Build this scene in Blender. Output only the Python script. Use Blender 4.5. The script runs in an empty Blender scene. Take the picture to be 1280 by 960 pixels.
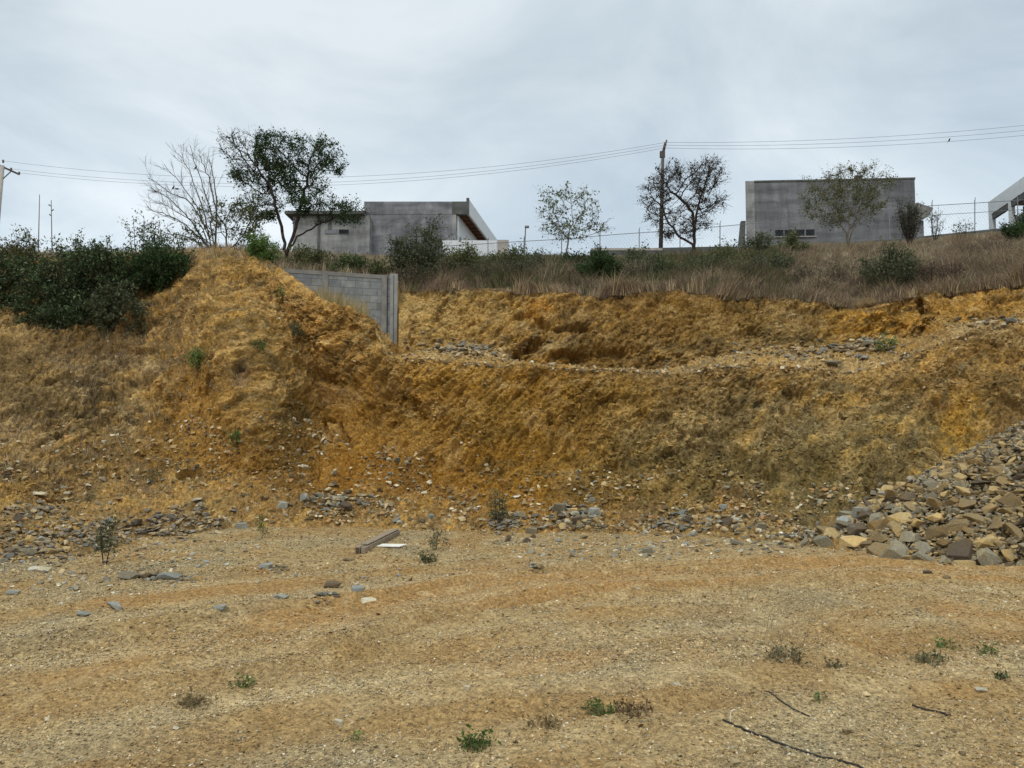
import bpy, bmesh, math, random
import numpy as np
from mathutils import Vector, Matrix
rng = np.random.default_rng(7)
random.seed(7)
R = math.radians
scene = bpy.context.scene
C = scene.collection

# ------------------------------------------------------------------ camera
F = 985.0; CAMH = 1.6; TH = math.atan(60 / F)
cd = bpy.data.cameras.new('camera'); cam = bpy.data.objects.new('camera', cd); C.objects.link(cam)
cd.sensor_width = 36; cd.lens = 36 * F / 1280; cd.clip_end = 3000; cd.clip_start = 0.05
cam.location = (0, 0, CAMH); cam.rotation_euler = (math.pi / 2 + TH, 0, 0)
scene.camera = cam

# ------------------------------------------------------------------ world
w = bpy.data.worlds.new('World'); scene.world = w; w.use_nodes = True
nt = w.node_tree; nt.nodes.clear()
def N(nt, t, **k):
    n = nt.nodes.new(t)
    for a, b in k.items(): setattr(n, a, b)
    return n
SUN_EL, SUN_ROT = R(52), R(205)
sky = N(nt, 'ShaderNodeTexSky', sky_type='NISHITA', sun_disc=False, sun_elevation=SUN_EL, sun_rotation=SUN_ROT)
tc = N(nt, 'ShaderNodeTexCoord')
sep = N(nt, 'ShaderNodeSeparateXYZ'); nt.links.new(tc.outputs['Generated'], sep.inputs[0])
den = N(nt, 'ShaderNodeMath', operation='ADD'); den.inputs[1].default_value = 0.35
nt.links.new(sep.outputs['Z'], den.inputs[0])
dv = N(nt, 'ShaderNodeVectorMath', operation='DIVIDE')
cmb = N(nt, 'ShaderNodeCombineXYZ')
for i in range(3): nt.links.new(den.outputs[0], cmb.inputs[i])
nt.links.new(tc.outputs['Generated'], dv.inputs[0]); nt.links.new(cmb.outputs[0], dv.inputs[1])
n1 = N(nt, 'ShaderNodeTexNoise'); n1.inputs['Scale'].default_value = 1.7; n1.inputs['Detail'].default_value = 6; n1.inputs['Roughness'].default_value = 0.55
n1.inputs['Distortion'].default_value = 0.6
nt.links.new(dv.outputs[0], n1.inputs['Vector'])
r1 = N(nt, 'ShaderNodeValToRGB')
r1.color_ramp.elements[0].position = 0.33; r1.color_ramp.elements[0].color = (0.51, 0.61, 0.70, 1)
r1.color_ramp.elements[1].position = 0.68; r1.color_ramp.elements[1].color = (0.84, 0.91, 0.96, 1)
e = r1.color_ramp.elements.new(0.5); e.color = (0.65, 0.75, 0.82, 1)
nt.links.new(n1.outputs['Fac'], r1.inputs[0])
# overcast luminance: pale near the horizon, bluish grey mid, bright overhead
lr = N(nt, 'ShaderNodeValToRGB')
els = lr.color_ramp.elements
els[0].position = 0.0; els[0].color = (.118, .118, .118, 1)
els[1].position = 1.0; els[1].color = (.20, .20, .20, 1)
for p, v in ((0.20, .113), (0.30, .106), (0.42, .096), (0.50, .098), (0.72, .17)):
    q = els.new(p); q.color = (v, v, v, 1)
nt.links.new(sep.outputs['Z'], lr.inputs[0])
m1 = N(nt, 'ShaderNodeMixRGB', blend_type='MULTIPLY'); m1.inputs[0].default_value = 1
nt.links.new(r1.outputs[0], m1.inputs[1]); nt.links.new(lr.outputs[0], m1.inputs[2])
m2 = N(nt, 'ShaderNodeVectorMath', operation='SCALE'); m2.inputs['Scale'].default_value = 100
nt.links.new(m1.outputs[0], m2.inputs[0])
m3 = N(nt, 'ShaderNodeMixRGB'); m3.inputs[0].default_value = 0.93
nt.links.new(sky.outputs[0], m3.inputs[1]); nt.links.new(m2.outputs[0], m3.inputs[2])
bg = N(nt, 'ShaderNodeBackground'); bg.inputs['Strength'].default_value = 0.1
nt.links.new(m3.outputs[0], bg.inputs[0])
wo = N(nt, 'ShaderNodeOutputWorld'); nt.links.new(bg.outputs[0], wo.inputs[0])

# ------------------------------------------------------------------ sun (overcast: weak and very soft)
sd = bpy.data.lights.new('sun', 'SUN'); sd.energy = 1.3; sd.angle = R(12); sd.color = (1, 0.95, 0.88)
so = bpy.data.objects.new('sun', sd); C.objects.link(so)
sdir = Vector((math.sin(SUN_ROT) * math.cos(SUN_EL), math.cos(SUN_ROT) * math.cos(SUN_EL), math.sin(SUN_EL)))
so.rotation_euler = sdir.to_track_quat('Z', 'Y').to_euler(); so.location = (0, -10, 30)
vs = scene.view_settings
vs.view_transform = 'Standard'; vs.look = 'None'; vs.exposure = 0.0; vs.gamma = 1; vs.use_curve_mapping = False

# ------------------------------------------------------------------ geometry helpers
CT, ST = math.cos(TH), math.sin(TH)
def P(px, py, Y):
    """world point on the view ray of a photo pixel at world depth Y"""
    px = np.asarray(px, float); py = np.asarray(py, float); Y = np.asarray(Y, float)
    a = (px - 640) / F; b = (480 - py) / F
    dy = CT - b * ST; dz = ST + b * CT
    s = Y / dy
    return np.stack(np.broadcast_arrays(a * s, Y, CAMH + dz * s), -1)
def proj(p):
    p = np.asarray(p, float); x = p[..., 0]; y = p[..., 1]; z = p[..., 2] - CAMH
    f = y * CT + z * ST; u = -y * ST + z * CT
    return 640 + F * x / f, 480 - F * u / f
def XYZ(px, py, Y):
    return Vector(P(px, py, Y).tolist())
def ZY(py, Y): return float(P(640, py, Y)[2])
def XP(px, z, Y):
    f = Y * CT + (z - CAMH) * ST
    return (px - 640) / F * f

perm = np.random.default_rng(3).permutation(256); perm = np.concatenate([perm, perm, perm])
grad = np.random.default_rng(4).normal(size=(256, 3)); grad /= np.linalg.norm(grad, axis=1)[:, None]
def perlin(p):
    p = np.asarray(p, np.float64)
    i = np.floor(p).astype(np.int64); f = p - i
    u = f * f * f * (f * (f * 6 - 15) + 10)
    i &= 255
    out = 0
    for dx in (0, 1):
        wx = u[:, 0] if dx else 1 - u[:, 0]
        ax = perm[(i[:, 0] + dx) & 255]
        for dy in (0, 1):
            wy = wx * (u[:, 1] if dy else 1 - u[:, 1])
            ay = perm[ax + ((i[:, 1] + dy) & 255)]
            for dz in (0, 1):
                h = perm[ay + ((i[:, 2] + dz) & 255)]
                g = grad[h]
                d = g[:, 0] * (f[:, 0] - dx) + g[:, 1] * (f[:, 1] - dy) + g[:, 2] * (f[:, 2] - dz)
                out = out + d * wy * (u[:, 2] if dz else 1 - u[:, 2])
    return out * 1.5
def fbm(p, oc, gain=0.5, ridged=False):
    a = 1; s = 0; q = np.array(p, float)
    for k in range(oc):
        n = perlin(q + 17.3 * k)
        if ridged: n = 1 - 2 * np.abs(n)
        s = s + a * n; a *= gain; q = q * 2.03
    return s
RJ = np.random.default_rng(11).random((256, 6))
def cells(p, jit=.9):
    """nearest cell of a jittered lattice: its random numbers and the offset from its centre"""
    p = np.asarray(p, float); i0 = np.floor(p).astype(np.int64); bd = np.full(len(p), 1e9); bh = np.zeros(len(p), int); bo = np.zeros_like(p)
    for dx in (-1, 0, 1):
        for dy in (-1, 0, 1):
            for dz in (-1, 0, 1):
                c = i0 + [dx, dy, dz]; h = perm[perm[perm[c[:, 0] & 255] + (c[:, 1] & 255)] + (c[:, 2] & 255)]
                o = p - (c + .5 + (RJ[h, :3] - .5) * jit); d = (o * o).sum(1); m = d < bd
                bd[m] = d[m]; bh[m] = h[m]; bo[m] = o[m]
    return RJ[bh], bo
def facet(p, tilt=1.0):
    r, o = cells(p); return (r[:, 3] - .5) + tilt * ((r[:, 4] - .5) * o[:, 0] + (r[:, 5] - .5) * o[:, 2]), r[:, 3]
def sstep(a, b, x):
    t = np.clip((x - a) / (b - a), 0, 1); return t * t * (3 - 2 * t)

def tag(o, label=None, cat=None, group=None, kind=None):
    if label: o['label'] = label
    if cat: o['category'] = cat
    if group: o['group'] = group
    if kind: o['kind'] = kind
    return o
def raw_mesh(name, v, f, col=None, smooth=False):
    me = bpy.data.meshes.new(name)
    v = np.asarray(v, np.float32); f = np.asarray(f, np.int32); k = f.shape[1]
    me.vertices.add(len(v)); me.vertices.foreach_set('co', v.ravel())
    me.loops.add(f.size); me.loops.foreach_set('vertex_index', f.ravel())
    me.polygons.add(len(f)); me.polygons.foreach_set('loop_start', np.arange(0, f.size, k, dtype=np.int32))
    me.polygons.foreach_set('use_smooth', np.full(len(f), smooth))
    me.update(calc_edges=True)
    if col is not None:
        ca = me.color_attributes.new('tint', 'FLOAT_COLOR', 'POINT')
        c = np.ones((len(v), 4), np.float32); c[:, :3] = col; ca.data.foreach_set('color', c.ravel())
    return me
def link(name, me, mat, parent=None, loc=None):
    o = bpy.data.objects.new(name, me); C.objects.link(o)
    if mat and not me.materials: me.materials.append(mat)
    if parent: o.parent = parent
    if loc is not None: o.location = loc
    return o
def empty(name, loc, rz=0):
    o = bpy.data.objects.new(name, None); C.objects.link(o); o.location = loc; o.rotation_euler = (0, 0, rz)
    o.empty_display_size = 0.2
    return o

class MB:
    def __init__(s): s.v = []; s.f = []
    def add(s, vs, fs):
        b = len(s.v); s.v += [tuple(v) for v in vs]; s.f += [tuple(b + i for i in f) for f in fs]; return s
    def box(s, x0, y0, z0, x1, y1, z1):
        return s.add([(x0,y0,z0),(x1,y0,z0),(x1,y1,z0),(x0,y1,z0),(x0,y0,z1),(x1,y0,z1),(x1,y1,z1),(x0,y1,z1)],
                     [(0,3,2,1),(4,5,6,7),(0,1,5,4),(1,2,6,5),(2,3,7,6),(3,0,4,7)])
    def prism(s, pts, off):
        """closed outline pts (world) extruded by off"""
        n = len(pts); a = [Vector(p) for p in pts]; b = [p + Vector(off) for p in a]
        fs = [tuple(range(n))[::-1], tuple(range(n, 2 * n))] + [(i, (i + 1) % n, n + (i + 1) % n, n + i) for i in range(n)]
        return s.add(a + b, fs)
    def tube(s, pts, rad, k=6, cap=True):
        pts = [Vector(p) for p in pts]; n = len(pts)
        rad = rad if hasattr(rad, '__len__') else [rad] * n
        vs = []
        for i, p in enumerate(pts):
            d = (pts[min(i + 1, n - 1)] - pts[max(i - 1, 0)]).normalized()
            a = d.orthogonal().normalized() if i == 0 else (a - d * a.dot(d)).normalized()
            b = d.cross(a)
            for j in range(k):
                t = 2 * math.pi * j / k
                vs.append(p + (a * math.cos(t) + b * math.sin(t)) * rad[i])
        fs = [(i*k+j, i*k+(j+1)%k, (i+1)*k+(j+1)%k, (i+1)*k+j) for i in range(n-1) for j in range(k)]
        if cap: fs += [tuple(range(k))[::-1], tuple(range((n-1)*k, n*k))]
        return s.add(vs, fs)
    def build(s, name, mat, parent=None, bevel=0, smooth=False, origin=None):
        me = bpy.data.meshes.new(name)
        o0 = Vector(origin) if origin is not None else Vector((0, 0, 0))
        me.from_pydata([tuple(Vector(v) - o0) for v in s.v], [], s.f); me.update()
        bm = bmesh.new(); bm.from_mesh(me); bmesh.ops.recalc_face_normals(bm, faces=bm.faces)
        if bevel: bmesh.ops.bevel(bm, geom=list(bm.edges), offset=bevel, segments=1, affect='EDGES')
        for f in bm.faces: f.smooth = smooth
        bm.to_mesh(me); bm.free()
        o = link(name, me, mat, parent)
        if origin is not None: o.location = o0
        return o

# ------------------------------------------------------------------ materials
def lin(r, g, b):
    f = lambda c: (c / 255 / 12.92) if c <= 10 else ((c / 255 + 0.055) / 1.055) ** 2.4
    return (f(r), f(g), f(b))
def newmat(name):
    m = bpy.data.materials.new(name); m.use_nodes = True; t = m.node_tree; t.nodes.clear()
    out = N(t, 'ShaderNodeOutputMaterial'); b = N(t, 'ShaderNodeBsdfPrincipled')
    b.inputs['Roughness'].default_value = 0.9; b.inputs['Specular IOR Level'].default_value = 0.15
    t.links.new(b.outputs[0], out.inputs[0])
    return m, t, b
def noise_node(t, vec, scale, detail=4, rough=0.6, dist=0):
    n = N(t, 'ShaderNodeTexNoise'); n.inputs['Scale'].default_value = scale; n.inputs['Detail'].default_value = detail
    n.inputs['Roughness'].default_value = rough; n.inputs['Distortion'].default_value = dist
    t.links.new(vec, n.inputs['Vector']); return n
def ramp(t, fac, stops):
    r = N(t, 'ShaderNodeValToRGB'); e = r.color_ramp.elements
    e[0].position, e[0].color = stops[0][0], (*stops[0][1], 1); e[1].position, e[1].color = stops[-1][0], (*stops[-1][1], 1)
    for p, c in stops[1:-1]:
        q = e.new(p); q.color = (*c, 1)
    t.links.new(fac, r.inputs[0]); return r
def mul(t, a, b, fac=1.0, mode='MULTIPLY'):
    m = N(t, 'ShaderNodeMixRGB', blend_type=mode); m.inputs[0].default_value = fac
    t.links.new(a, m.inputs[1]); t.links.new(b, m.inputs[2]); return m
def bumpn(t, b, h, strength, dist):
    n = N(t, 'ShaderNodeBump'); n.inputs['Strength'].default_value = strength; n.inputs['Distance'].default_value = dist
    t.links.new(h, n.inputs['Height']); t.links.new(n.outputs[0], b.inputs['Normal']); return n
def soil_mat(name, fine, vor, bd):
    m, t, b = newmat(name)
    at = N(t, 'ShaderNodeAttribute', attribute_name='tint'); tc = N(t, 'ShaderNodeTexCoord'); vec = tc.outputs['Object']
    a = noise_node(t, vec, fine, 6, 0.7)
    ra = ramp(t, a.outputs[0], [(0.3, (.42, .40, .37)), (0.5, (1, 1, 1)), (0.68, (1.6, 1.6, 1.55))])
    c = mul(t, at.outputs['Color'], ra.outputs[0])
    v = N(t, 'ShaderNodeTexVoronoi'); v.inputs['Scale'].default_value = vor; v.inputs['Randomness'].default_value = 1
    t.links.new(vec, v.inputs['Vector'])
    rv = ramp(t, v.outputs['Color'], [(0.0, (.72, .70, .68)), (0.55, (1, 1, 1)), (0.8, (1.05, 1.05, 1.05)), (1.0, (1.5, 1.5, 1.5))])
    c2 = mul(t, c.outputs[0], rv.outputs[0], 0.8)
    t.links.new(c2.outputs[0], b.inputs['Base Color'])
    h = N(t, 'ShaderNodeMath', operation='MULTIPLY_ADD'); h.inputs[1].default_value = -0.8
    t.links.new(v.outputs['Distance'], h.inputs[0]); t.links.new(a.outputs[0], h.inputs[2])
    bumpn(t, b, h.outputs[0], 0.9, bd)
    b.inputs['Roughness'].default_value = 0.95
    return m
M = {}
M['cliff'] = soil_mat('bank_soil', 17, 30, 0.016)
M['ground'] = soil_mat('yard_soil', 30, 75, 0.010)
def stone_mat(name, base=None, var=0.35):
    m, t, b = newmat(name); tc = N(t, 'ShaderNodeTexCoord'); vec = tc.outputs['Object']
    a = noise_node(t, vec, 14, 6, 0.7)
    ra = ramp(t, a.outputs[0], [(0.3, (1 - var,) * 3), (0.5, (1, 1, 1)), (0.72, (1 + var,) * 3)])
    at = N(t, 'ShaderNodeAttribute', attribute_name='tint')
    src = at.outputs['Color']
    if base:
        rgb = N(t, 'ShaderNodeRGB'); rgb.outputs[0].default_value = (*base, 1)
        oi = N(t, 'ShaderNodeObjectInfo')
        rr = ramp(t, oi.outputs['Random'], [(0, (.70, .70, .72)), (0.5, (1, 1, 1)), (1, (1.3, 1.26, 1.2))])
        src = mul(t, rgb.outputs[0], rr.outputs[0]).outputs[0]
        n2 = noise_node(t, vec, 4, 3, 0.6)
        st = ramp(t, n2.outputs[0], [(0.45, (1, 1, 1)), (0.65, (1.12, .98, .74))])
        src = mul(t, src, st.outputs[0], 0.8).outputs[0]
    c = mul(t, src, ra.outputs[0]); t.links.new(c.outputs[0], b.inputs['Base Color'])
    bumpn(t, b, a.outputs[0], 0.6, 0.02); b.inputs['Roughness'].default_value = 0.85
    return m
M['gravel'] = stone_mat('gravel_stone')
ROCKC = {'grey': lin(134, 127, 108), 'brown': lin(136, 117, 84), 'ochre': lin(176, 152, 106), 'bluegrey': lin(138, 140, 134),
         'pale': lin(188, 180, 158), 'purple': lin(98, 86, 70)}
for k, c in ROCKC.items(): M['rock_' + k] = stone_mat('rock_' + k, c, 0.3)
def plain(name, c, rough=0.8, ns=6, var=0.2, bump=0.0, stretch=None, spec=0.2, coord='Object'):
    m, t, b = newmat(name); tc = N(t, 'ShaderNodeTexCoord'); vec = tc.outputs[coord]
    if stretch:
        mp = N(t, 'ShaderNodeMapping'); mp.inputs['Scale'].default_value = stretch; t.links.new(vec, mp.inputs[0]); vec = mp.outputs[0]
    a = noise_node(t, vec, ns, 5, 0.65)
    ra = ramp(t, a.outputs[0], [(0.3, tuple(x * (1 - var) for x in c)), (0.7, tuple(min(x * (1 + var), .95) for x in c))])
    t.links.new(ra.outputs[0], b.inputs['Base Color']); b.inputs['Roughness'].default_value = rough
    b.inputs['Specular IOR Level'].default_value = spec
    if bump: bumpn(t, b, a.outputs[0], 0.5, bump)
    return m
def stained(name, c, dark, light):
    """weathered render: vertical runs and blotches that belong to the plaster"""
    m, t, b = newmat(name); tc = N(t, 'ShaderNodeTexCoord'); vec = tc.outputs['Object']
    a = noise_node(t, vec, 0.5, 6, 0.7, 0.5)
    mp = N(t, 'ShaderNodeMapping'); mp.inputs['Scale'].default_value = (2.2, 1, 0.35); t.links.new(vec, mp.inputs[0])
    b2 = noise_node(t, mp.outputs[0], 1.0, 5, 0.7)
    mp2 = N(t, 'ShaderNodeMapping'); mp2.inputs['Scale'].default_value = (0.25, 1, 1.6); t.links.new(vec, mp2.inputs[0])
    b3 = noise_node(t, mp2.outputs[0], 1.0, 4, 0.6)
    ra = ramp(t, a.outputs[0], [(0.3, dark), (0.52, c), (0.75, light)])
    rb = ramp(t, b2.outputs[0], [(0.3, (.7, .7, .7)), (0.55, (1, 1, 1)), (0.8, (1.25, 1.25, 1.25))])
    rc = ramp(t, b3.outputs[0], [(0.35, (.65, .65, .68)), (0.55, (1, 1, 1)), (0.75, (1.2, 1.2, 1.2))])
    x = mul(t, ra.outputs[0], rb.outputs[0]); x = mul(t, x.outputs[0], rc.outputs[0])
    t.links.new(x.outputs[0], b.inputs['Base Color']); return m
M['plaster'] = stained('grey_render', lin(138, 137, 138), lin(92, 92, 95), lin(176, 174, 171))
M['plaster2'] = stained('grey_render_smooth', lin(120, 120, 120), lin(102, 102, 103), lin(142, 141, 139))
M['plaster_pale'] = stained('pale_render', lin(152, 150, 146), lin(112, 111, 109), lin(182, 180, 175))
M['white'] = plain('white_paint', lin(214, 216, 216), 0.7, 2, 0.08)
M['mint'] = plain('mint_paint', lin(190, 212, 206), 0.7, 1.5, 0.15)
M['concrete'] = plain('concrete', lin(128, 126, 120), 0.9, 3, 0.3, 0.01)
M['concrete_dark'] = plain('old_concrete', lin(92, 92, 88), 0.9, 2, 0.35)
M['concrete_pale'] = plain('pale_concrete', lin(168, 160, 150), 0.9, 3, 0.2, 0.004)
M['post_grey'] = plain('post_concrete', lin(146, 146, 142), 0.9, 3, 0.25, 0.006)
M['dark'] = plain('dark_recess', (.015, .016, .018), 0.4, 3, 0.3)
M['glass'] = plain('window_glass', (.012, .014, .016), 0.25, 3, 0.3, spec=0.15)
M['frame'] = plain('window_frame', lin(112, 112, 114), 0.5)
M['wood_soffit'] = plain('soffit_wood', lin(104, 72, 58), 0.8, 4, 0.4, stretch=(1, 6, 1))
M['metal'] = plain('galvanised', lin(120, 122, 124), 0.6, 5, 0.2)
M['polewood'] = plain('pole_wood', lin(88, 82, 78), 0.9, 4, 0.35, 0.01, stretch=(6, 6, .6))
M['wire'] = plain('wire', lin(120, 124, 130), 0.7, 3, 0.1)
M['cable'] = plain('black_cable', lin(48, 46, 44), 0.6, 10, 0.3)
M['insul'] = plain('insulator', lin(110, 90, 80), 0.3)
M['bird'] = plain('bird_feather', lin(38, 36, 38), 0.8)
M['beak'] = plain('beak', lin(60, 52, 40), 0.5)
M['bark'] = plain('bark', lin(62, 54, 48), 0.95, 12, 0.35, 0.02, stretch=(1, 1, .3))
M['bark_pale'] = plain('bark_pale', lin(118, 108, 96), 0.95, 12, 0.25, 0.01, stretch=(1, 1, .3))
M['bark_thin'] = plain('bark_thin', lin(92, 86, 80), 0.95, 12, 0.25)
M['dry_stem'] = plain('dry_stem', lin(140, 124, 92), 0.95, 12, 0.25)
M['beam'] = plain('weathered_beam', lin(142, 126, 106), 0.9, 7, 0.4, 0.004, stretch=(8, 1.0, 8))
M['beam_end'] = plain('shaded_end_grain', lin(84, 72, 58), 0.95, 30, 0.4)  # end grain, its colour darkened to show the unlit end
M['board'] = plain('pale_board', lin(220, 214, 200), 0.8, 8, 0.12)

def leaf_mat(name, trans=0.3):
    m = bpy.data.materials.new(name); m.use_nodes = True; t = m.node_tree; t.nodes.clear()
    out = N(t, 'ShaderNodeOutputMaterial'); at = N(t, 'ShaderNodeAttribute', attribute_name='tint')
    d = N(t, 'ShaderNodeBsdfDiffuse'); tr = N(t, 'ShaderNodeBsdfTranslucent'); mx = N(t, 'ShaderNodeMixShader')
    mx.inputs[0].default_value = trans
    t.links.new(at.outputs['Color'], d.inputs[0]); t.links.new(at.outputs['Color'], tr.inputs[0])
    t.links.new(d.outputs[0], mx.inputs[1]); t.links.new(tr.outputs[0], mx.inputs[2]); t.links.new(mx.outputs[0], out.inputs[0])
    return m
M['leaf'] = leaf_mat('leaves'); M['grass'] = leaf_mat('grass_blades', 0.25)

def block_mat():
    m, t, b = newmat('concrete_blocks'); tc = N(t, 'ShaderNodeTexCoord')
    mp = N(t, 'ShaderNodeMapping'); mp.inputs['Rotation'].default_value = (math.pi / 2, 0, 0)
    t.links.new(tc.outputs['Object'], mp.inputs[0])
    br = N(t, 'ShaderNodeTexBrick'); br.inputs['Scale'].default_value = 1
    br.inputs['Brick Width'].default_value = 0.38; br.inputs['Row Height'].default_value = 0.187
    br.inputs['Mortar Size'].default_value = 0.010; br.inputs['Mortar Smooth'].default_value = 0.3; br.inputs['Bias'].default_value = 0
    br.inputs['Color1'].default_value = (*lin(148, 149, 146), 1); br.inputs['Color2'].default_value = (*lin(122, 126, 127), 1)
    br.inputs['Mortar'].default_value = (*lin(108, 109, 108), 1)
    t.links.new(mp.outputs[0], br.inputs['Vector'])
    a = noise_node(t, tc.outputs['Object'], 5, 6, 0.7)
    ra = ramp(t, a.outputs[0], [(0.3, (.78, .78, .8)), (0.7, (1.2, 1.2, 1.18))])
    c = mul(t, br.outputs[0], ra.outputs[0])
    g2 = noise_node(t, tc.outputs['Object'], 1.3, 6, 0.75, 0.6); rg = ramp(t, g2.outputs[0], [(0.35, (.62, .6, .56)), (0.5, (.95, .95, .95)), (0.7, (1.18, 1.17, 1.15))])
    c = mul(t, c.outputs[0], rg.outputs[0]); t.links.new(c.outputs[0], b.inputs['Base Color'])
    bumpn(t, b, br.outputs['Fac'], -0.5, 0.01)
    return m
M['blocks'] = block_mat()

# ------------------------------------------------------------------ TERRAIN: the excavated bank
def cur(px, tab): return np.interp(px, [a for a, b in tab], [b for a, b in tab])
pxs = np.concatenate([np.arange(-900, -40, 7), np.arange(-40, 1322, 1.15), np.arange(1323, 2300, 7)])
A_py = [(-900,705),(0,703),(100,690),(200,672),(300,660),(400,656),(500,658),(600,662),(700,663),(800,665),(900,669),(1000,678),(1100,690),(1280,700),(2300,720)]
B_t = [(-900,622,12.6),(0,622,12.6),(60,626,13.0),(130,622,13.4),(200,612,13.7),(300,602,14.3),(400,600,14.7),(500,610,14.3),(600,634,13.6),(700,634,13.5),(800,641,13.3),(900,646,13.1),(1000,655,12.2),(1100,665,11.7),(1280,680,10.9),(2300,690,10)]
C_t = [(-900,350,19),(0,345,18.8),(60,345,18.8),(130,345,18.8),(180,342,18.7),(215,338,18.6),(240,333,18.5),(290,325,18.3),(320,327,18.2),(345,343,18.0),(375,364,17.6),(400,377,17.3),(435,385,16.9),(466,398,16.5),(474,420,16.3),(484,444,16.1),(500,449,15.9),(540,450,15.7),(600,454,15.5),(640,458,15.5),(700,460,15.4),(760,461,15.4),(840,466,15.3),(880,462,15.2),(940,455,15.1),(1000,458,15.0),(1060,462,14.9),(1110,455,14.8),(1150,438,14.7),(1185,424,14.6),(1230,408,14.4),(1280,402,14.2),(1500,370,13.8),(2300,340,13)]
# top of the debris lying on the bench
K_t = [(-900,335,20),(290,320,19.4),(345,352,19.0),(400,392,18.6),(470,418,18.2),(490,446,17.8),(530,444,17.6),(560,436,17.5),(590,427,17.5),(620,438,17.5),(650,458,17.4),(700,466,17.4),(780,468,17.3),(840,462,17.2),(880,448,17.2),(920,440,17.1),(960,436,17.1),(1000,434,17.0),(1040,437,16.9),(1080,422,16.9),(1110,418,16.8),(1140,424,16.7),(1180,415,16.4),(1220,405,16.2),(1280,398,16.0),(2300,338,15)]
E_t = [(505,362,20.8),(560,361,20.8),(640,363,20.8),(700,366,20.8),(745,372,20.7),(800,366,20.7),(850,364,20.7),(900,369,20.6),(960,371,20.5),(1010,376,20.4),(1060,383,20.3),(1100,376,20.1),(1150,366,19.8),(1200,362,19.4),(1280,352,18.8),(2300,320,17.5)]
F_t = [(-900,322),(345,318),(500,334),(640,334),(800,333),(950,322),(1100,318),(1200,306),(1280,302),(2300,290)]
G_t = [(-900,318),(345,316),(500,320),(640,320),(800,319),(900,313),(1000,305),(1120,301),(1200,293),(1280,287),(2300,270)]
c2 = lambda T, k: [(r[0], r[k]) for r in T]
WX0, WX1 = 345, 503                      # block wall span (photo columns)
def wallY(px): return np.interp(px, [250, 345, 503], [19.6, 20.0, 21.0])
ctrl = []
Apy = cur(pxs, A_py); YA = CAMH * F / (Apy - 540)
a = P(pxs, Apy, YA); a0 = a.copy(); a0[:, 1] -= 0.35; a0[:, 0] = XP(pxs, 0, a0[:, 1]); a0[:, 2] = -0.16
ctrl.append(a0); a1 = a.copy(); a1[:, 2] = 0.0; ctrl.append(a1)
def ctl(T): return P(pxs, cur(pxs, c2(T, 1)), cur(pxs, c2(T, 2)))
b = ctl(B_t); cc = ctl(C_t); kk = ctl(K_t)
ctrl += [b, cc, kk]
inwall = (pxs > 250) & (pxs < 499)
right = pxs >= 499
def from_YZ(Y, Z): return np.stack([XP(pxs, Z, Y), Y, Z], -1)
YD = np.where(right, 19.6, np.where(inwall, wallY(pxs) - 0.12, 21.0))
YD = np.where(right & (pxs < 640), np.interp(pxs, [505, 640], [20.5, 19.6]), YD)
YD = np.where(pxs > 1150, np.interp(pxs, [1150, 1280, 2300], [18.9, 17.8, 16.5]), YD)
ZC = cc[:, 2]
ZD = np.where(right, ZC + np.interp(pxs, [505, 640], [.45, .05]), np.where(inwall, np.interp(pxs, [250, 330, 400, 470, 505], [5.6, 5.1, 4.5, 3.9, 3.1]), ZC + 0.25))
ctrl.append(from_YZ(YD, ZD))
wallTop = np.interp(pxs, [250, 345, 503], [5.78, 5.78, 5.72])
YE = np.where(right, cur(pxs, c2(E_t, 2)) + np.interp(pxs, [505, 600], [.75, 0]), np.where(inwall, wallY(pxs) + 0.28, 22.0))
ZE = np.where(right, P(pxs, cur(pxs, c2(E_t, 1)), YE)[:, 2], np.where(inwall, wallTop - 0.06, ZC + 0.3))
ctrl.append(from_YZ(YE, ZE))
YF = np.full_like(pxs, 30.0); ctrl.append(P(pxs, cur(pxs, F_t), YF))
YG = np.full_like(pxs, 47.0); g = P(pxs, cur(pxs, G_t), YG); ctrl.append(g)
ctrl.append(from_YZ(np.full_like(pxs, 80.0), g[:, 2])); ctrl.append(from_YZ(np.full_like(pxs, 700.0), g[:, 2] - 2))
cnt = [4, 60, 250, 24, 24, 130, 80, 50, 12, 6]
rows = []; zone = []
for i, n in enumerate(cnt):
    for j in range(n):
        t = j / n
        p = ctrl[i] * (1 - t) + ctrl[i + 1] * t
        if i == 2:        # lower face: scooped near its foot, full near its lip
            s = math.sin(math.pi * t)
            conc = np.interp(pxs, [250, 480], [-.02, .17]); yy_ = p[:, 1] + (ctrl[3][:, 1] - ctrl[2][:, 1]) * conc * s
            yy_ = yy_ + s * (-.5 * np.exp(-((pxs - 292 - 25 * (1 - t)) / 42) ** 2) + .55 * np.exp(-((pxs - 150) / 60) ** 2) + .6 * np.exp(-((pxs - 405) / 60) ** 2) + .25 * np.exp(-((pxs - 30) / 60) ** 2) * -1)
            k_ = (yy_ / p[:, 1])[:, None]; o_ = np.array([0, 0, CAMH]); p = o_ + (p - o_) * k_     # slide along the sight line
        if i == 5:
            p = p.copy(); p[:, 1] += np.where(right, -0.18 * math.sin(math.pi * t), 0)
        rows.append(p); zone.append(i + t)
rows.append(ctrl[-1]); zone.append(len(cnt))
G = np.stack(rows)                       # (rows, cols, 3)
NR, NC = G.shape[:2]; zone = np.array(zone)[:, None] * np.ones((1, NC))
PX = np.broadcast_to(pxs, (NR, NC))
_, PY = proj(G)
def gnormals(G):
    du = np.gradient(G, axis=1); dv = np.gradient(G, axis=0)
    n = np.cross(du, dv); n /= (np.linalg.norm(n, axis=-1, keepdims=True) + 1e-9)
    n[n[..., 2] < -0.3] *= 1
    return n
nb = gnormals(G)
if nb[20, NC // 2, 2] < 0: nb = -nb
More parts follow.
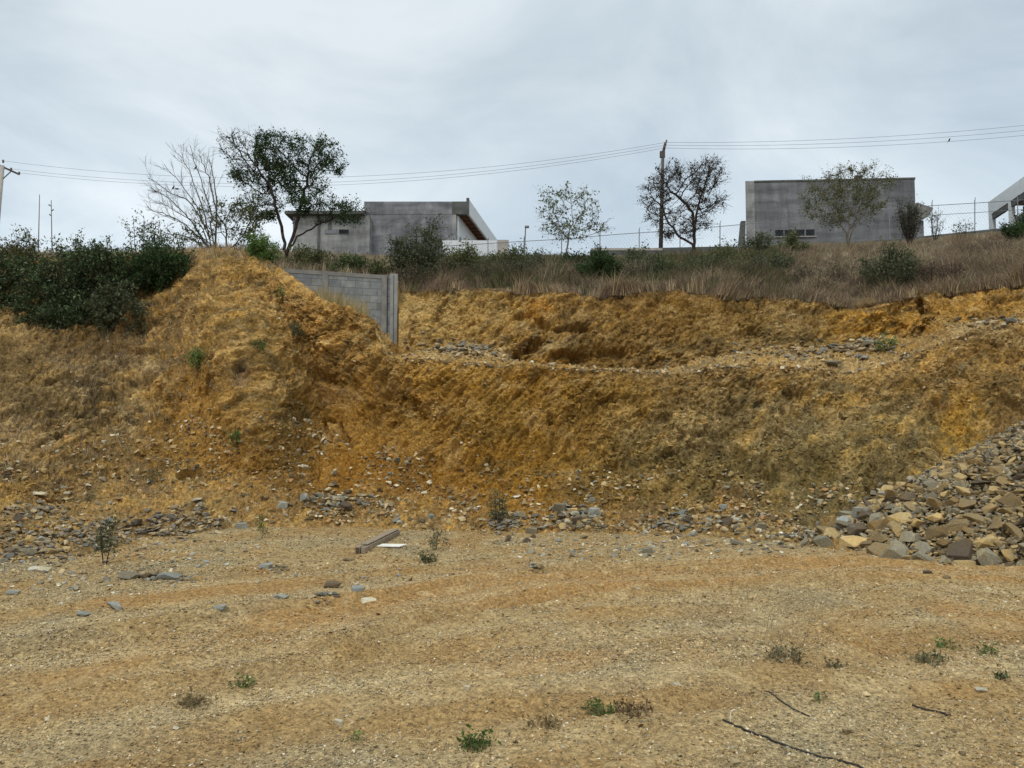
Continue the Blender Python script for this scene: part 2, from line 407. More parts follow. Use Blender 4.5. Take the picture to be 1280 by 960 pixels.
for _ in range(6):                       # soften the normal field around the breaks
    nb[1:-1] = (nb[:-2] + nb[1:-1] * 2 + nb[2:]) / 4
nb /= np.linalg.norm(nb, axis=-1, keepdims=True)
W = G.reshape(-1, 3); fx = PX.ravel(); fy = PY.ravel(); z_ = zone.ravel()
vis = z_ < 8
face = sstep(2.0, 2.3, z_) * (1 - sstep(2.95, 3.1, z_)) + sstep(5.0, 5.15, z_) * (1 - sstep(5.93, 6.05, z_))
talus = (z_ < 2.15) * sstep(0.6, 1.4, z_)
bench = sstep(2.95, 3.1, z_) * (1 - sstep(4.9, 5.1, z_))
plat = sstep(5.95, 6.1, z_)
nearwall = ((fx > 330) & (fx < 512) & (z_ > 4.4) & (z_ < 6.3))
def rotxz(p, deg, sx, sz):
    c, s = math.cos(R(deg)), math.sin(R(deg))
    u = p[:, 0] * c + p[:, 2] * s; v = -p[:, 0] * s + p[:, 2] * c
    return np.stack([u * sx, p[:, 1] * 0.8, v * sz], -1)
# beds run up to the right in the middle, erosion runs down elsewhere
big = fbm(W * [0.55, 0.55, 0.75], 3)
bed = fbm(rotxz(W, 48, 0.8, 4.5), 4, 0.55, True)
bed2 = fbm(rotxz(W, 20, 0.9, 3.2) + 9, 4, 0.55, True)
rill = fbm(W * [4.5, 1.0, 0.9] + 40, 4, 0.5, True)
mid = fbm(W * 2.6 + 5, 3, 0.55)
fine = fbm(W * 11 + 3, 4, 0.62)
gr = fbm(W * 34 + 8, 2, 0.6)
wbed = np.exp(-((fx - 560) / 190) ** 2) * (z_ < 3.1) + 0.6 * np.exp(-((fx - 680) / 120) ** 2) * (z_ > 3.1)
wleft = 1 - sstep(330, 420, fx)
lipk = 1 - 0.75 * np.exp(-((z_ - 2.97) / 0.12) ** 2)
wrp = np.stack([fbm(W * 3 + 1, 2), fbm(W * 3 + 11, 2), fbm(W * 3 + 23, 2)], -1)
fa, fr_a = facet(rotxz(W, 40, 1.3, 2.9) * [1, 1.6, 1] + .35 * wrp); fb, fr_b = facet(rotxz(W, 30, 4.0, 8.0) * [1, 4, 1] + .5 * wrp); fc, fr_c = facet(W * 15 + wrp, 1.6)
blk = np.clip(.55 + 1.1 * fbm(W * .8 + 91, 3), .12, 1.2)
bl = fbm(rotxz(W, 46, 0.45, 7.5) + 4, 3, .55, True); bl2 = fbm(rotxz(W, 64, 0.5, 8.5) + 14, 3, .55, True)
disp = face * ((0.22 * big + 0.055 * mid) * lipk + 0.015 * fine + 0.007 * gr + blk * lipk * (0.17 * fa + 0.085 * fb) + 0.018 * fc)
smk = np.clip(.40 + 1.3 * fbm(W * [.7, .7, 1.1] + 61, 3), 0, 1) * (np.exp(-((fx - 560) / 170) ** 2) + .30 * sstep(700, 800, fx)) * np.where(z_ > 4, .45, 1)
disp += face * .045 * smk * (bl - .4)
disp += talus * 0.03 * fc + bench * 0.03 * fc
disp += face * wbed * 0.13 * lipk * (bed - 0.4)
disp += face * (1 - wbed) * (1 - wleft) * 0.055 * (bed2 - 0.4)
disp += face * wleft * 0.05 * (rill - 0.4)
disp += talus * (0.10 * big + 0.06 * mid + 0.045 * np.abs(fine) + 0.02 * gr)
disp += bench * (0.06 * mid + 0.05 * fine + 0.015 * gr)
disp += plat * (0.10 * mid + 0.04 * fine)
ck = fbm(rotxz(W, 42, 2.0, 5.0) + 140 + .5 * wrp, 3, .55, True); ck2 = fbm(W * [5, 2, 4] + 160, 3, .6, True)
crack = np.clip(ck - .95, 0, .6) * np.clip(.4 + 1.5 * fbm(W * .9 + 170, 2), 0, 1.2)
disp -= face * (.13 * crack + .05 * np.clip(ck2 - .9, 0, .8))
# spur and hollows of the bank, placed in its own plane
def ell(cx, cy, rx, ry, deg=0):
    c, s = math.cos(R(deg)), math.sin(R(deg)); dx = fx - cx; dy = fy - cy
    return np.sqrt(((dx * c - dy * s) / rx) ** 2 + ((dx * s + dy * c) / ry) ** 2), (dx * s + dy * c) / ry
wob = 0.22 * fine + 0.25 * mid
def bump(cx, cy, rx, ry, deg, h, sharp=1.6):
    global disp
    d, _ = ell(cx, cy, rx, ry, deg); disp = disp + h * np.exp(-np.clip(d + wob * 0.5, 0, 9) ** sharp)
def hollow(cx, cy, rx, ry, deg, depth):
    """undercut: sharp brow on top, running out towards its foot"""
    global disp
    d, v = ell(cx, cy, rx, ry, deg); d = d + wob
    k = (1 - sstep(0.5, 1.05, d)) * (0.25 + 0.75 * (1 - sstep(-0.9, 1.0, v)))
    disp = disp - depth * k * (z_ > 2) * (z_ < 6)
    dl, _ = ell(cx, cy - ry * 1.15, rx * 1.05, ry * 0.5, deg); disp = disp + depth * 0.18 * np.exp(-dl ** 2) * (z_ > 2)
bump(300, 470, 70, 150, 15, 0.55, 2); bump(330, 400, 60, 60, 0, 0.2, 2)
bump(200, 480, 60, 80, 0, -0.25, 2)
hollow(404, 478, 24, 11, -8, 0.26); bump(402, 498, 20, 8, 0, 0.12)
hollow(660, 441, 26, 12, 28, 0.6); hollow(716, 418, 36, 7, -4, 0.28); bump(705, 440, 42, 12, 12, 0.35)
hollow(652, 401, 16, 5, 10, 0.3); hollow(678, 410, 12, 6, -35, 0.3); bump(672, 390, 14, 14, 0, 0.2)
hollow(705, 450, 22, 6, 0, 0.2); hollow(770, 445, 34, 8, 0, 0.2)
bump(520, 420, 16, 30, 20, 0.15); hollow(545, 398, 7, 22, -20, 0.2); hollow(590, 408, 16, 5, 25, 0.15)
hollow(432, 545, 4, 26, 22, 0.28); hollow(411, 545, 4, 26, 22, 0.25); hollow(411, 528, 12, 5, 0, 0.22)
hollow(840, 565, 18, 5, 15, 0.22); hollow(833, 615, 8, 5, 0, 0.25); hollow(900, 550, 16, 8, 0, 0.12)
hollow(1153, 388, 9, 16, 35, 0.5); bump(1170, 370, 14, 10, 0, 0.2)
bump(1258, 490, 30, 18, -20, 0.18); hollow(1265, 513, 26, 5, -20, 0.2); 
hollow(1175, 515, 16, 20, 30, 0.25); hollow(165, 420, 22, 16, 20, 0.22); hollow(178, 443, 24, 5, 0, 0.12)
hollow(302, 490, 6, 18, 0, 0.15); hollow(358, 470, 10, 8, 0, 0.18); hollow(445, 415, 12, 8, 0, 0.12)
hollow(238, 598, 22, 10, 0, 0.25); hollow(742, 500, 12, 7, 0, 0.15); hollow(690, 535, 6, 22, 8, 0.15)
d, _ = ell(1098, 565, 4, 66, -27); disp += 0.07 * np.exp(-d ** 2)
d, _ = ell(1210, 530, 5, 50, -14); disp += 0.12 * np.exp(-d ** 2)
disp[nearwall] = 0
disp *= vis
G2 = (W + nb.reshape(-1, 3) * disp[:, None]).reshape(NR, NC, 3)
G2[0] = G[0]

# soil colour of the bank, by bed and patch
def L(*c): return np.array(lin(*c))
col = np.zeros((len(W), 3)) + L(152, 122, 78)
def paint(cx, cy, rx, ry, deg, c, s=1.0, soft=0.5):
    global col
    d, _ = ell(cx, cy, rx, ry, deg); d = d + 0.35 * mid + 0.25 * fine + 0.3 * big
    k = (s * (1 - sstep(1 - soft, 1 + soft, d)))[:, None]; col = col * (1 - k) + L(*c) * k
paint(160, 520, 200, 110, 0, (160, 132, 90), .8)
paint(80, 500, 110, 60, -20, (142, 124, 94), .8)
paint(300, 480, 60, 150, 0, (180, 146, 92), .8)
paint(380, 400, 80, 50, -30, (190, 150, 92), .9)
paint(230, 520, 50, 60, 0, (165, 124, 62), .7)
paint(360, 540, 60, 60, 0, (132, 108, 66), .7)
paint(440, 570, 90, 50, 0, (160, 116, 58), .8)
paint(500, 500, 90, 60, -30, (160, 122, 66), .8)
paint(590, 490, 90, 40, -30, (182, 140, 70), .8)
paint(690, 480, 60, 30, 0, (172, 128, 56), .7)
paint(640, 590, 70, 50, -30, (168, 122, 54), .9)
paint(620, 530, 50, 40, 0, (124, 112, 74), .7)
paint(760, 530, 90, 60, 0, (142, 118, 66), .7)
paint(720, 590, 60, 50, 0, (158, 124, 66), .6)
paint(980, 560, 230, 90, 0, (136, 121, 86), .9)
paint(1100, 590, 120, 60, 0, (124, 110, 74), .7)
paint(1200, 540, 26, 62, -14, (190, 150, 74), .9)
paint(1180, 460, 110, 28, -10, (150, 118, 68), .8)
paint(1040, 455, 180, 16, -3, (178, 150, 104), .8)
paint(1220, 412, 90, 9, -12, (190, 166, 122), .8)
paint(560, 400, 75, 55, 0, (186, 158, 106), .95)
paint(590, 440, 60, 13, 0, (178, 156, 118), .8)
paint(640, 400, 60, 40, 0, (176, 142, 84), .7)
paint(674, 390, 14, 14, 0, (200, 140, 58), .9)
paint(820, 410, 110, 40, 0, (142, 114, 68), .8)
paint(960, 410, 100, 36, 0, (146, 124, 82), .8)
paint(1100, 400, 60, 20, 0, (186, 142, 68), .9)
paint(1230, 378, 70, 24, 0, (182, 142, 78), .9)
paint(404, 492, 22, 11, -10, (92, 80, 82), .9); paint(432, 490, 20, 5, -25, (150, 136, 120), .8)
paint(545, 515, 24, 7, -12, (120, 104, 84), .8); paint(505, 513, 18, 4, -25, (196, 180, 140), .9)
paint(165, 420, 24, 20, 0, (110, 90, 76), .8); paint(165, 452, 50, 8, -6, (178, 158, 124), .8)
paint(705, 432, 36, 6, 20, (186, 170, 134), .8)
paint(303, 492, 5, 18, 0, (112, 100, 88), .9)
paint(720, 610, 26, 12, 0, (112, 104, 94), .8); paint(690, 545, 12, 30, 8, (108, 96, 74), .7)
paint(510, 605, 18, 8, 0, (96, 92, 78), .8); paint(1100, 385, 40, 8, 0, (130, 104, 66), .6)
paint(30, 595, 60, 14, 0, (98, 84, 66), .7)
paint(60, 660, 130, 40, 0, (152, 124, 80), .7)
# streaks along the beds, olive and rusty stains
st = fbm(rotxz(W, 48, 0.7, 6.0) + 60, 4, 0.6); st2 = fbm(rotxz(W, 15, 1.2, 5.0) + 80, 4, 0.6)
k = np.clip((wbed * st + (1 - wbed) * (.5 * st2 + .45 * st)) * 1.55, -1, 1)[:, None]
col = np.where(k > 0, col * (1 - 0.6 * k) + L(198, 158, 86) * 0.6 * k, col * (1 + 0.62 * k) + L(100, 84, 58) * (-0.62 * k))
sp = np.clip(fbm(W * 4.2 + 30, 4, 0.65), -1, 1)[:, None]
col = np.where(sp > 0.3, col * (1 - (sp - .3)) + L(120, 116, 92) * (sp - .3), col)
sp2 = np.clip(fbm(W * 6.5 + 70, 4, 0.7), -1, 1)[:, None]
col = np.where(sp2 > 0.35, col * (1 - .9 * (sp2 - .35)) + L(205, 182, 138) * .9 * (sp2 - .35), col)
col = np.where(sp2 < -0.35, col * (1 + .8 * (sp2 + .35)) , col)
kb = (np.clip(blk, 0, 1) * face)[:, None]
col = col * (1 + kb * .45 * (fr_b[:, None] - .5)) * (1 + kb * .35 * (fr_a[:, None] - .5)) * (1 + .35 * (fr_c[:, None] - .5))
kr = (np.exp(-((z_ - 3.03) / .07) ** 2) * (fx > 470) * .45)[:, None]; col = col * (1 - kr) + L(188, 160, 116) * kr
for (cx, cy, rx, ry, dg, c_, s_) in [(470, 585, 190, 40, 0, (150, 108, 48), .7), (640, 540, 130, 80, -30, (160, 120, 52), .6), (430, 520, 90, 50, -30, (150, 110, 50), .6), (240, 540, 70, 60, 0, (160, 120, 60), .5),
        (150, 560, 90, 40, 0, (128, 100, 52), .5), (20, 470, 80, 40, -30, (112, 90, 54), .6), (360, 560, 40, 50, 0, (104, 84, 46), .6), (820, 600, 120, 30, 0, (112, 94, 50), .5), (1000, 600, 120, 40, 0, (104, 92, 56), .5),
        (860, 390, 130, 30, 0, (132, 98, 48), .5), (740, 430, 60, 20, 0, (118, 88, 44), .5), (760, 500, 100, 30, 0, (142, 108, 50), .5), (120, 430, 80, 20, 0, (108, 84, 52), .6)]:
    paint(cx, cy, rx, ry, dg, c_, s_)
kl = (np.clip(bl * .9 - .35, -.6, .8) * smk)[:, None] * face[:, None]
col = np.where(kl > 0, col * (1 - .38 * kl) + L(198, 162, 96) * .5 * kl, col * (1 + .55 * kl))
lum = col.mean(1, keepdims=True); pv = fbm(W * [1.5, 1.5, 2.2] + 101, 4, .6)[:, None] * face[:, None]
col = np.where(pv > .12, col * (1 - .8 * np.clip(pv - .12, 0, 1)) + L(96, 82, 54) * .8 * np.clip(pv - .12, 0, 1), col)
col = np.where(pv < -.15, col * (1 + .7 * np.clip(pv + .15, -1, 0)) - L(196, 168, 118) * .7 * np.clip(pv + .15, -1, 0), col)
lum = col.mean(1, keepdims=True); col = lum + (col - lum) * 1.06; col = col * [.83, .795, .735]
pl = (plat * 1.0)[:, None]; col = col * (1 - pl) + L(98, 84, 64) * pl
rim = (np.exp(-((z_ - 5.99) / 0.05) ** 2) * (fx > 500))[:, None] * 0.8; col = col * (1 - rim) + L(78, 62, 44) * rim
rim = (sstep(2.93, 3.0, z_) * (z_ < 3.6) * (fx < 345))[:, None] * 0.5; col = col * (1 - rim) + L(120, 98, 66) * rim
SC = np.array([1.0, 1.0, 1.0]); col = np.clip(col * SC, 0.005, 0.9)
idx = np.arange(NR * NC).reshape(NR, NC)
quads = np.stack([idx[:-1, :-1], idx[:-1, 1:], idx[1:, 1:], idx[1:, :-1]], -1).reshape(-1, 4)
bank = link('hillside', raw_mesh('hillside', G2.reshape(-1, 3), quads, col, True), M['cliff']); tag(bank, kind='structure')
NRM = gnormals(G2)
if NRM[20, NC // 2, 2] < 0: NRM = -NRM
SX, SY = proj(G2)

def ipl(T): return (lambda px: cur(px, T))
# ------------------------------------------------------------------ ground of the yard
def line_d(x, y, pts):
    d = np.full(x.shape, 1e9)
    for (x0, y0), (x1, y1) in zip(pts[:-1], pts[1:]):
        vx, vy = x1 - x0, y1 - y0; t = np.clip(((x - x0) * vx + (y - y0) * vy) / (vx * vx + vy * vy), 0, 1)
        d = np.minimum(d, np.hypot(x - x0 - t * vx, y - y0 - t * vy))
    return d
def gp(px, py):
    Y = CAMH * F / (py - 540); return (float(P(px, py, Y)[0]), Y)
RUTS = [[(-200,830),(80,800),(250,775),(420,752),(520,735),(620,720),(760,708),(1000,700),(1300,705)],
        [(440,800),(560,765),(720,742),(900,728),(1100,722),(1400,735)],
        [(-200,870),(100,842),(330,815),(520,790),(640,775),(900,765)],
        [(-300,985),(0,950),(200,915),(420,880),(620,860),(900,850),(1300,860)],
        [(60,985),(250,930),(430,900),(640,885),(900,872)]]
RUTS += [[(-200,905),(120,868),(360,832),(560,805),(760,790),(1000,790),(1300,800)], [(700,960),(860,880),(1040,820),(1300,775)], [(-100,780),(120,757),(300,735),(480,712),(640,700)]]
RUTS = [[gp(*q) for q in r] for r in RUTS]
BARE = [(260,742,150,12,-6),(440,762,200,22,-14),(700,735,330,22,-4),(1120,712,240,14,3),(150,828,120,14,-14),(1230,775,90,14,12),(640,835,120,14,-5)]
def bare_mask(x, y, n):
    px, py = proj(np.stack([x, y, np.zeros_like(x)], -1)); m = 0
    for cx, cy, rx, ry, a in BARE:
        c, s = math.cos(R(a)), math.sin(R(a)); dx = px - cx; dy = py - cy
        d = np.sqrt(((dx * c + dy * s) / rx) ** 2 + ((-dx * s + dy * c) / ry) ** 2)
        m = np.maximum(m, 1 - sstep(0.5, 1.3, d + 0.5 * n))
    return m
def gh(x, y, full=True):
    """height of the yard"""
    x = np.asarray(x, float); y = np.asarray(y, float); s = x.shape; x = x.ravel(); y = y.ravel()
    p = np.stack([x, y, 0 * x], -1)
    near = np.exp(-(np.maximum(0, np.hypot(x, y - 8) - 14) / 12) ** 2)
    h = 0.05 * perlin(p * 0.35) + near * (0.03 * perlin(p * 1.3 + 4) + 0.012 * fbm(p * 5 + 2, 2) )
    if full: h = h + near * 0.006 * fbm(p * 17 + 3, 2)
    for i, r in enumerate(RUTS):
        d = line_d(x, y, r) + 0.05 * perlin(p * 2 + 5)
        amp = 0.055 if i < 2 else 0.022
        h = h - amp * np.exp(-(d / 0.10) ** 2) + amp * 0.8 * np.exp(-((d - 0.22) / 0.09) ** 2)
    return h.reshape(s)
def axis(lo, hi, st, far, gmul=1.18):
    a = list(np.arange(lo, hi, st)); s = st; x = hi
    up = []
    while x < far: up.append(x); s *= gmul; x += s
    s = st; x = lo - st; dn = []
    while x > -far: dn.append(x); s *= gmul; x -= s
    return np.array(dn[::-1] + a + up)
gx = axis(-9.5, 9.5, 0.030, 250); gy = axis(2.2, 15.0, 0.030, 250)
gy = gy[gy < 16.0]; gy = gy[gy > -120]
GX, GY = np.meshgrid(gx, gy); GZ = gh(GX, GY)
p = np.stack([GX.ravel(), GY.ravel(), 0 * GX.ravel()], -1)
n1_ = fbm(p * 0.9 + 2, 4); n2_ = fbm(p * 4.0 + 6, 4, 0.6); n3_ = fbm(p * 14, 3, 0.6)
bm_ = bare_mask(p[:, 0], p[:, 1], n1_)
gc = np.zeros((len(p), 3)) + L(168, 142, 98)
def gmix(k, c):
    global gc
    k = np.clip(k, 0, 1)[:, None]; gc = gc * (1 - k) + L(*c) * k
gmix(n1_ * 1.3, (160, 124, 72)); gmix(-n1_ * 1.3, (152, 138, 108)); gmix(bm_ * 0.85, (168, 126, 70))
gmix(n2_ * 0.8 - 0.1, (190, 164, 120)); gmix(-n2_ * 0.8 - 0.1, (138, 112, 72)); gmix(n3_ * 0.6 - .1, (200, 180, 140)); gmix(-n3_ * 0.6 - .1, (128, 106, 72))
for i, r in enumerate(RUTS):
    d = line_d(p[:, 0], p[:, 1], r) + 0.10 * n2_ + .06 * n1_
    mk_ = np.clip(.55 + 1.1 * fbm(p * .5 + 7 * i, 2), 0, 1); gmix((1 - sstep(.08, .42, d)) * .5 * mk_, (162, 126, 74)); gmix(np.exp(-((d - .50) / .14) ** 2) * .45 * mk_, (194, 172, 130))
for i, r in enumerate(RUTS):
    d = line_d(p[:, 0], p[:, 1], r) + 0.08 * n2_
    gmix(np.exp(-(d / 0.09) ** 2) * (0.5 if i < 2 else 0.25) * (0.5 + n2_), (122, 94, 54))
glum = gc.mean(1, keepdims=True); gc = (glum + (gc - glum) * .92) * [.91, .885, .80]
gc = np.clip(gc, 0.005, .9)
idx = np.arange(GX.size).reshape(GX.shape)
quads = np.stack([idx[:-1, :-1], idx[:-1, 1:], idx[1:, 1:], idx[1:, :-1]], -1).reshape(-1, 4)
ground = link('ground', raw_mesh('ground', np.stack([GX, GY, GZ], -1).reshape(-1, 3), quads, gc, True), M['ground']); tag(ground, kind='structure')

# ------------------------------------------------------------------ where a photo pixel meets the terrain
def surf(px, py):
    """first hit along the view ray: yard, then bank; returns point and normal"""
    c = int(np.argmin(np.abs(pxs - px)))
    col_y = SY[:, c]
    r = np.nonzero(col_y[3:] <= py)[0]
    if py > cur(px, A_py) or len(r) == 0:
        Y = CAMH * F / (py - 540); x = float(P(px, py, Y)[0]); return Vector((x, Y, float(gh(np.array([x]), np.array([Y]))[0]))), Vector((0, 0, 1))
    k = 3 + int(r[0]); return Vector(G2[k, c]), Vector(NRM[k, c])
def terr(px, Y):
    """point of the plateau at a column and depth"""
    c = int(np.argmin(np.abs(pxs - px))); r0 = int(np.nonzero(zone[:, 0] >= 5.9)[0][0])
    yy = G2[r0:, c, 1]; zz = G2[r0:, c, 2]; z = float(np.interp(Y, yy, zz)); return Vector((XP(px, z, Y), Y, z))

# ------------------------------------------------------------------ loose stones
def hull_rock(seed, n=11, flat=(1, .8, .5), sub=0):
    r = np.random.default_rng(seed); bm = bmesh.new()
    for _ in range(n):
        v = r.normal(size=3); v /= np.linalg.norm(v); v *= r.uniform(.82, 1.0); v = np.sign(v) * np.abs(v) ** 0.62
        bm.verts.new((v[0] * flat[0] / 2, v[1] * flat[1] / 2, v[2] * flat[2] / 2))
    res = bmesh.ops.convex_hull(bm, input=bm.verts)
    bmesh.ops.delete(bm, geom=[g for g in res['geom_interior'] if isinstance(g, bmesh.types.BMVert)], context='VERTS')
    loose = [v for v in bm.verts if not v.link_faces]
    if loose: bmesh.ops.delete(bm, geom=loose, context='VERTS')
    if sub:
        bmesh.ops.dissolve_limit(bm, angle_limit=.25, verts=bm.verts, edges=bm.edges)
        bmesh.ops.bevel(bm, geom=list(bm.edges), offset=0.014, segments=1, affect='EDGES')
        bmesh.ops.triangulate(bm, faces=bm.faces)
        for v in bm.verts: v.co += Vector(r.normal(size=3) * 0.007)
    bmesh.ops.triangulate(bm, faces=bm.faces); bmesh.ops.recalc_face_normals(bm, faces=bm.faces)
    bm.verts.ensure_lookup_table(); bm.verts.index_update()
    v = np.array([x.co[:] for x in bm.verts]); f = np.array([[a.index for a in q.verts] for q in bm.faces]); bm.free()
    return v, f
SLAB = [hull_rock(i, 13, (1, random.uniform(.55, .9), random.uniform(.22, .5))) for i in range(14)]
LUMP = [hull_rock(50 + i, 12, (1, random.uniform(.7, .95), random.uniform(.5, .8))) for i in range(10)]
PEB = [hull_rock(90 + i, 7, (1, random.uniform(.6, .95), random.uniform(.4, .7))) for i in range(8)]
def rots(n, tilt=0.5, r=rng):
    """random rotation matrices: any yaw, limited tilt"""
    yaw = r.uniform(0, 2 * np.pi, n); ax = r.uniform(0, 2 * np.pi, n); t = np.abs(r.normal(0, tilt, n))
    cy, sy = np.cos(yaw), np.sin(yaw); Z = np.zeros(n); O = np.ones(n)
    Ry = np.stack([cy, -sy, Z, sy, cy, Z, Z, Z, O], -1).reshape(n, 3, 3)
    kx, ky = np.cos(ax), np.sin(ax); c, s = np.cos(t), np.sin(t); v = 1 - c
    Rt = np.stack([c + kx*kx*v, kx*ky*v, ky*s, kx*ky*v, c + ky*ky*v, -kx*s, -ky*s, kx*s, c], -1).reshape(n, 3, 3)
    return Rt @ Ry
def bake(shapes, pos, size, rot, colr):
    """many small stones gathered into one mesh"""
    which = rng.integers(0, len(shapes), len(pos)); V = []; Fc = []; Cc = []; base = 0
    for k, (sv, sf) in enumerate(shapes):
        m = np.nonzero(which == k)[0]
        if not len(m): continue
        v = np.einsum('nij,vj->nvi', rot[m], sv) * size[m][:, None, None] + pos[m][:, None, :]
        V.append(v.reshape(-1, 3)); nv = len(sv)
        Fc.append((sf[None] + (base + np.arange(len(m)) * nv)[:, None, None]).reshape(-1, 3)); base += len(m) * nv
        Cc.append(np.repeat(colr[m], nv, 0))
    return np.concatenate(V), np.concatenate(Fc), np.concatenate(Cc)
PAL = np.array([lin(184, 160, 118), lin(160, 134, 90), lin(206, 190, 156), lin(128, 120, 102), lin(158, 148, 124), lin(110, 94, 68), lin(218, 208, 186), lin(170, 128, 82)])
def pick(n, w_): return PAL[rng.choice(len(PAL), n, p=np.array(w_) / sum(w_))] * rng.uniform(.75, 1.2, (n, 1))
# fine gravel over the yard
def scatter_ground(n, ylo, yhi, s0, s1, th, pw=1.0):
    Y = rng.uniform(ylo, yhi, n); x = rng.uniform(-1, 1, n) * (0.70 * Y + 0.4)
    q = np.stack([x, Y, 0 * x], -1); nn = fbm(q * 0.9 + 2, 3); n2 = perlin(q * 3.1 + 9); b_ = bare_mask(x, Y, nn)
    rd = np.min([line_d(x, Y, r) for r in RUTS], axis=0) + .05 * n2; th = th - .28 * (1 - sstep(.12, .36, rd)) + .25 * np.exp(-((rd - .46) / .12) ** 2)
    keep = rng.random(n) < np.clip(0.55 - 0.5 * b_ + 0.5 * n2 - 0.35 * nn + th, 0.03, 1)
    x, Y = x[keep], Y[keep]; m = len(x)
    s = s0 + (s1 - s0) * rng.random(m) ** 3.2
    return np.stack([x, Y, gh(x, Y) + s * 0.10], -1), s
ps, ss = [], []
for a_ in [(190000, 3.2, 6.4, .006, .026, .15), (130000, 5.5, 9.5, .009, .034, .1), (60000, 9, 13.8, .013, .05, .1), (900, 3.4, 13.5, .04, .08, -.2)]:
    q, s_ = scatter_ground(*a_); ps.append(q); ss.append(s_)
pos = np.concatenate(ps); siz = np.concatenate(ss)
ix = np.clip(np.searchsorted(gx, pos[:, 0]), 0, len(gx) - 1); iy = np.clip(np.searchsorted(gy, pos[:, 1]), 0, len(gy) - 1)
gcol = gc.reshape(GX.shape + (3,))[iy, ix] * rng.uniform(.62, 1.55, (len(pos), 1)) * [1, 1.02, 1.08]
pc = pick(len(pos), [6, 4, 5, 2.5, 4, 3.5, 1.2, .8]); mm = (rng.random(len(pos)) < .30)[:, None]
v, f, c = bake(PEB, pos, siz, rots(len(pos), .35), np.where(mm, pc, gcol))
o = link('gravel', raw_mesh('gravel', v, f, c), M['gravel']); tag(o, 'small buff and grey gravel strewn over the bare yard', 'gravel', kind='stuff')

# rubble on the foot of the bank and on its bench
fl = np.arange(NR * NC); gz = G2.reshape(-1, 3); gn = NRM.reshape(-1, 3); sx = SX.ravel(); sy = SY.ravel()
inview = (sx > -60) & (sx < 1340)
def sample(wgt, n):
    wgt = wgt * inview; return rng.choice(fl, n, p=wgt / wgt.sum())
pn = fbm(W * 1.1 + 21, 3)
NF = 60000
fi_ = sample((((z_ > 1.6) & (z_ < 3.0)) * 1. + ((z_ > 5.0) & (z_ < 5.97)) * (fx > 505) * .8) * np.clip(.6 + fbm(W * 1.7 + 33, 3), .08, 1.2), NF)
s_ = 0.012 + 0.045 * rng.random(NF) ** 3
cc_ = col[fi_] * rng.uniform(.7, 1.4, (NF, 1)) * [1, 1.0, 1.04]
v, f, c = bake(SLAB[:5] + PEB[:4], gz[fi_] + gn[fi_] * (s_ * .1)[:, None], s_, rots(NF, .8), np.clip(cc_, .01, .9))
o = link('shards', raw_mesh('shards', v, f, c), M['gravel']); tag(o, 'small ochre shards stuck all over the cut face of the bank', 'shards', kind='stuff')
NG = 7000
fi_ = sample((((z_ > 1.9) & (z_ < 2.97)) * 1. + ((z_ > 5.02) & (z_ < 5.95)) * (fx > 505) * .8) * np.clip(.1 + 1.5 * fbm(W * 1.1 + 53, 3), 0.01, 1.2), NG)
s_ = 0.05 + 0.11 * rng.random(NG) ** 2.5
v, f, c = bake(SLAB[:8], gz[fi_] - gn[fi_] * (s_ * .05)[:, None], s_, rots(NG, 1.0), np.clip(col[fi_] * rng.uniform(.7, 1.3, (NG, 1)), .01, .9))
o = link('clods', raw_mesh('clods', v, f, c), M['gravel']); tag(o, 'hard clods and rock splinters sticking out of the cut face', 'clods', kind='stuff')
wt = ((z_ > 0.9) & (z_ < 2.25)) * np.clip(0.5 + pn, 0.03, 1)
wt2 = ((z_ > 2.0) & (z_ < 3.0)) * np.clip(pn - 0.1, 0, 1) * 0.3
wb = ((z_ > 2.97) & (z_ < 5.05)) * (fx > 480) * 1.0 * np.clip(.8 + pn, .1, 1)
ii = np.concatenate([sample(wt, 9000), sample(wt2, 1600), sample(wb * np.interp(fx, [1020, 1120], [1, .4]), 7000)])
s_ = np.concatenate([0.02 + 0.13 * rng.random(9000) ** 4, 0.02 + 0.06 * rng.random(1600) ** 3, 0.025 + 0.10 * rng.random(7000) ** 4])
pos = gz[ii] + gn[ii] * (s_ * 0.12)[:, None]
v, f, c = bake(SLAB[:6] + LUMP[:6], pos, s_, rots(len(pos), .5), pick(len(pos), [5, 6, 2, 3, 3, 4, .3, 2]))
o = link('rubble', raw_mesh('rubble', v, f, c), M['gravel']); tag(o, 'loose broken stone strewn along the foot and the bench of the bank', 'rubble', kind='stuff')

# ------------------------------------------------------------------ the rock heap at the right
HC = (9.5, 11.6)                           # centre of the heap on the ground
def heap_h(x, y):
    x = np.asarray(x, float); y = np.asarray(y, float)
    dx = (x - HC[0]); dy = (y - HC[1])
    r = np.sqrt((dx / 5.0) ** 2 + (dy / 3.1) ** 2)
    p = np.stack([x.ravel(), y.ravel(), 0 * x.ravel()], -1)
    n = (fbm(p * 0.9 + 31, 3)).reshape(x.shape)
    h = 2.75 * np.clip(1 - r, -.2, 1) ** 1.0 if False else 2.75 * (1 - r)
    h = np.where(h > 0, h, h * 0.6)
    return h + 0.13 * n * np.clip(1 - r, 0.2, 1)
hx = np.arange(3.4, 15, 0.06); hy = np.arange(7.6, 15.6, 0.06); HX, HY = np.meshgrid(hx, hy)
HZ = np.maximum(heap_h(HX, HY) - 0.10, -0.4)
p = np.stack([HX.ravel(), HY.ravel(), HZ.ravel()], -1); p[:, 2] += 0.03 * fbm(p * 6, 3)
hc = np.zeros((len(p), 3)) + L(112, 94, 64)
idx = np.arange(HX.size).reshape(HX.shape); q4 = np.stack([idx[:-1, :-1], idx[:-1, 1:], idx[1:, 1:], idx[1:, :-1]], -1).reshape(-1, 4)
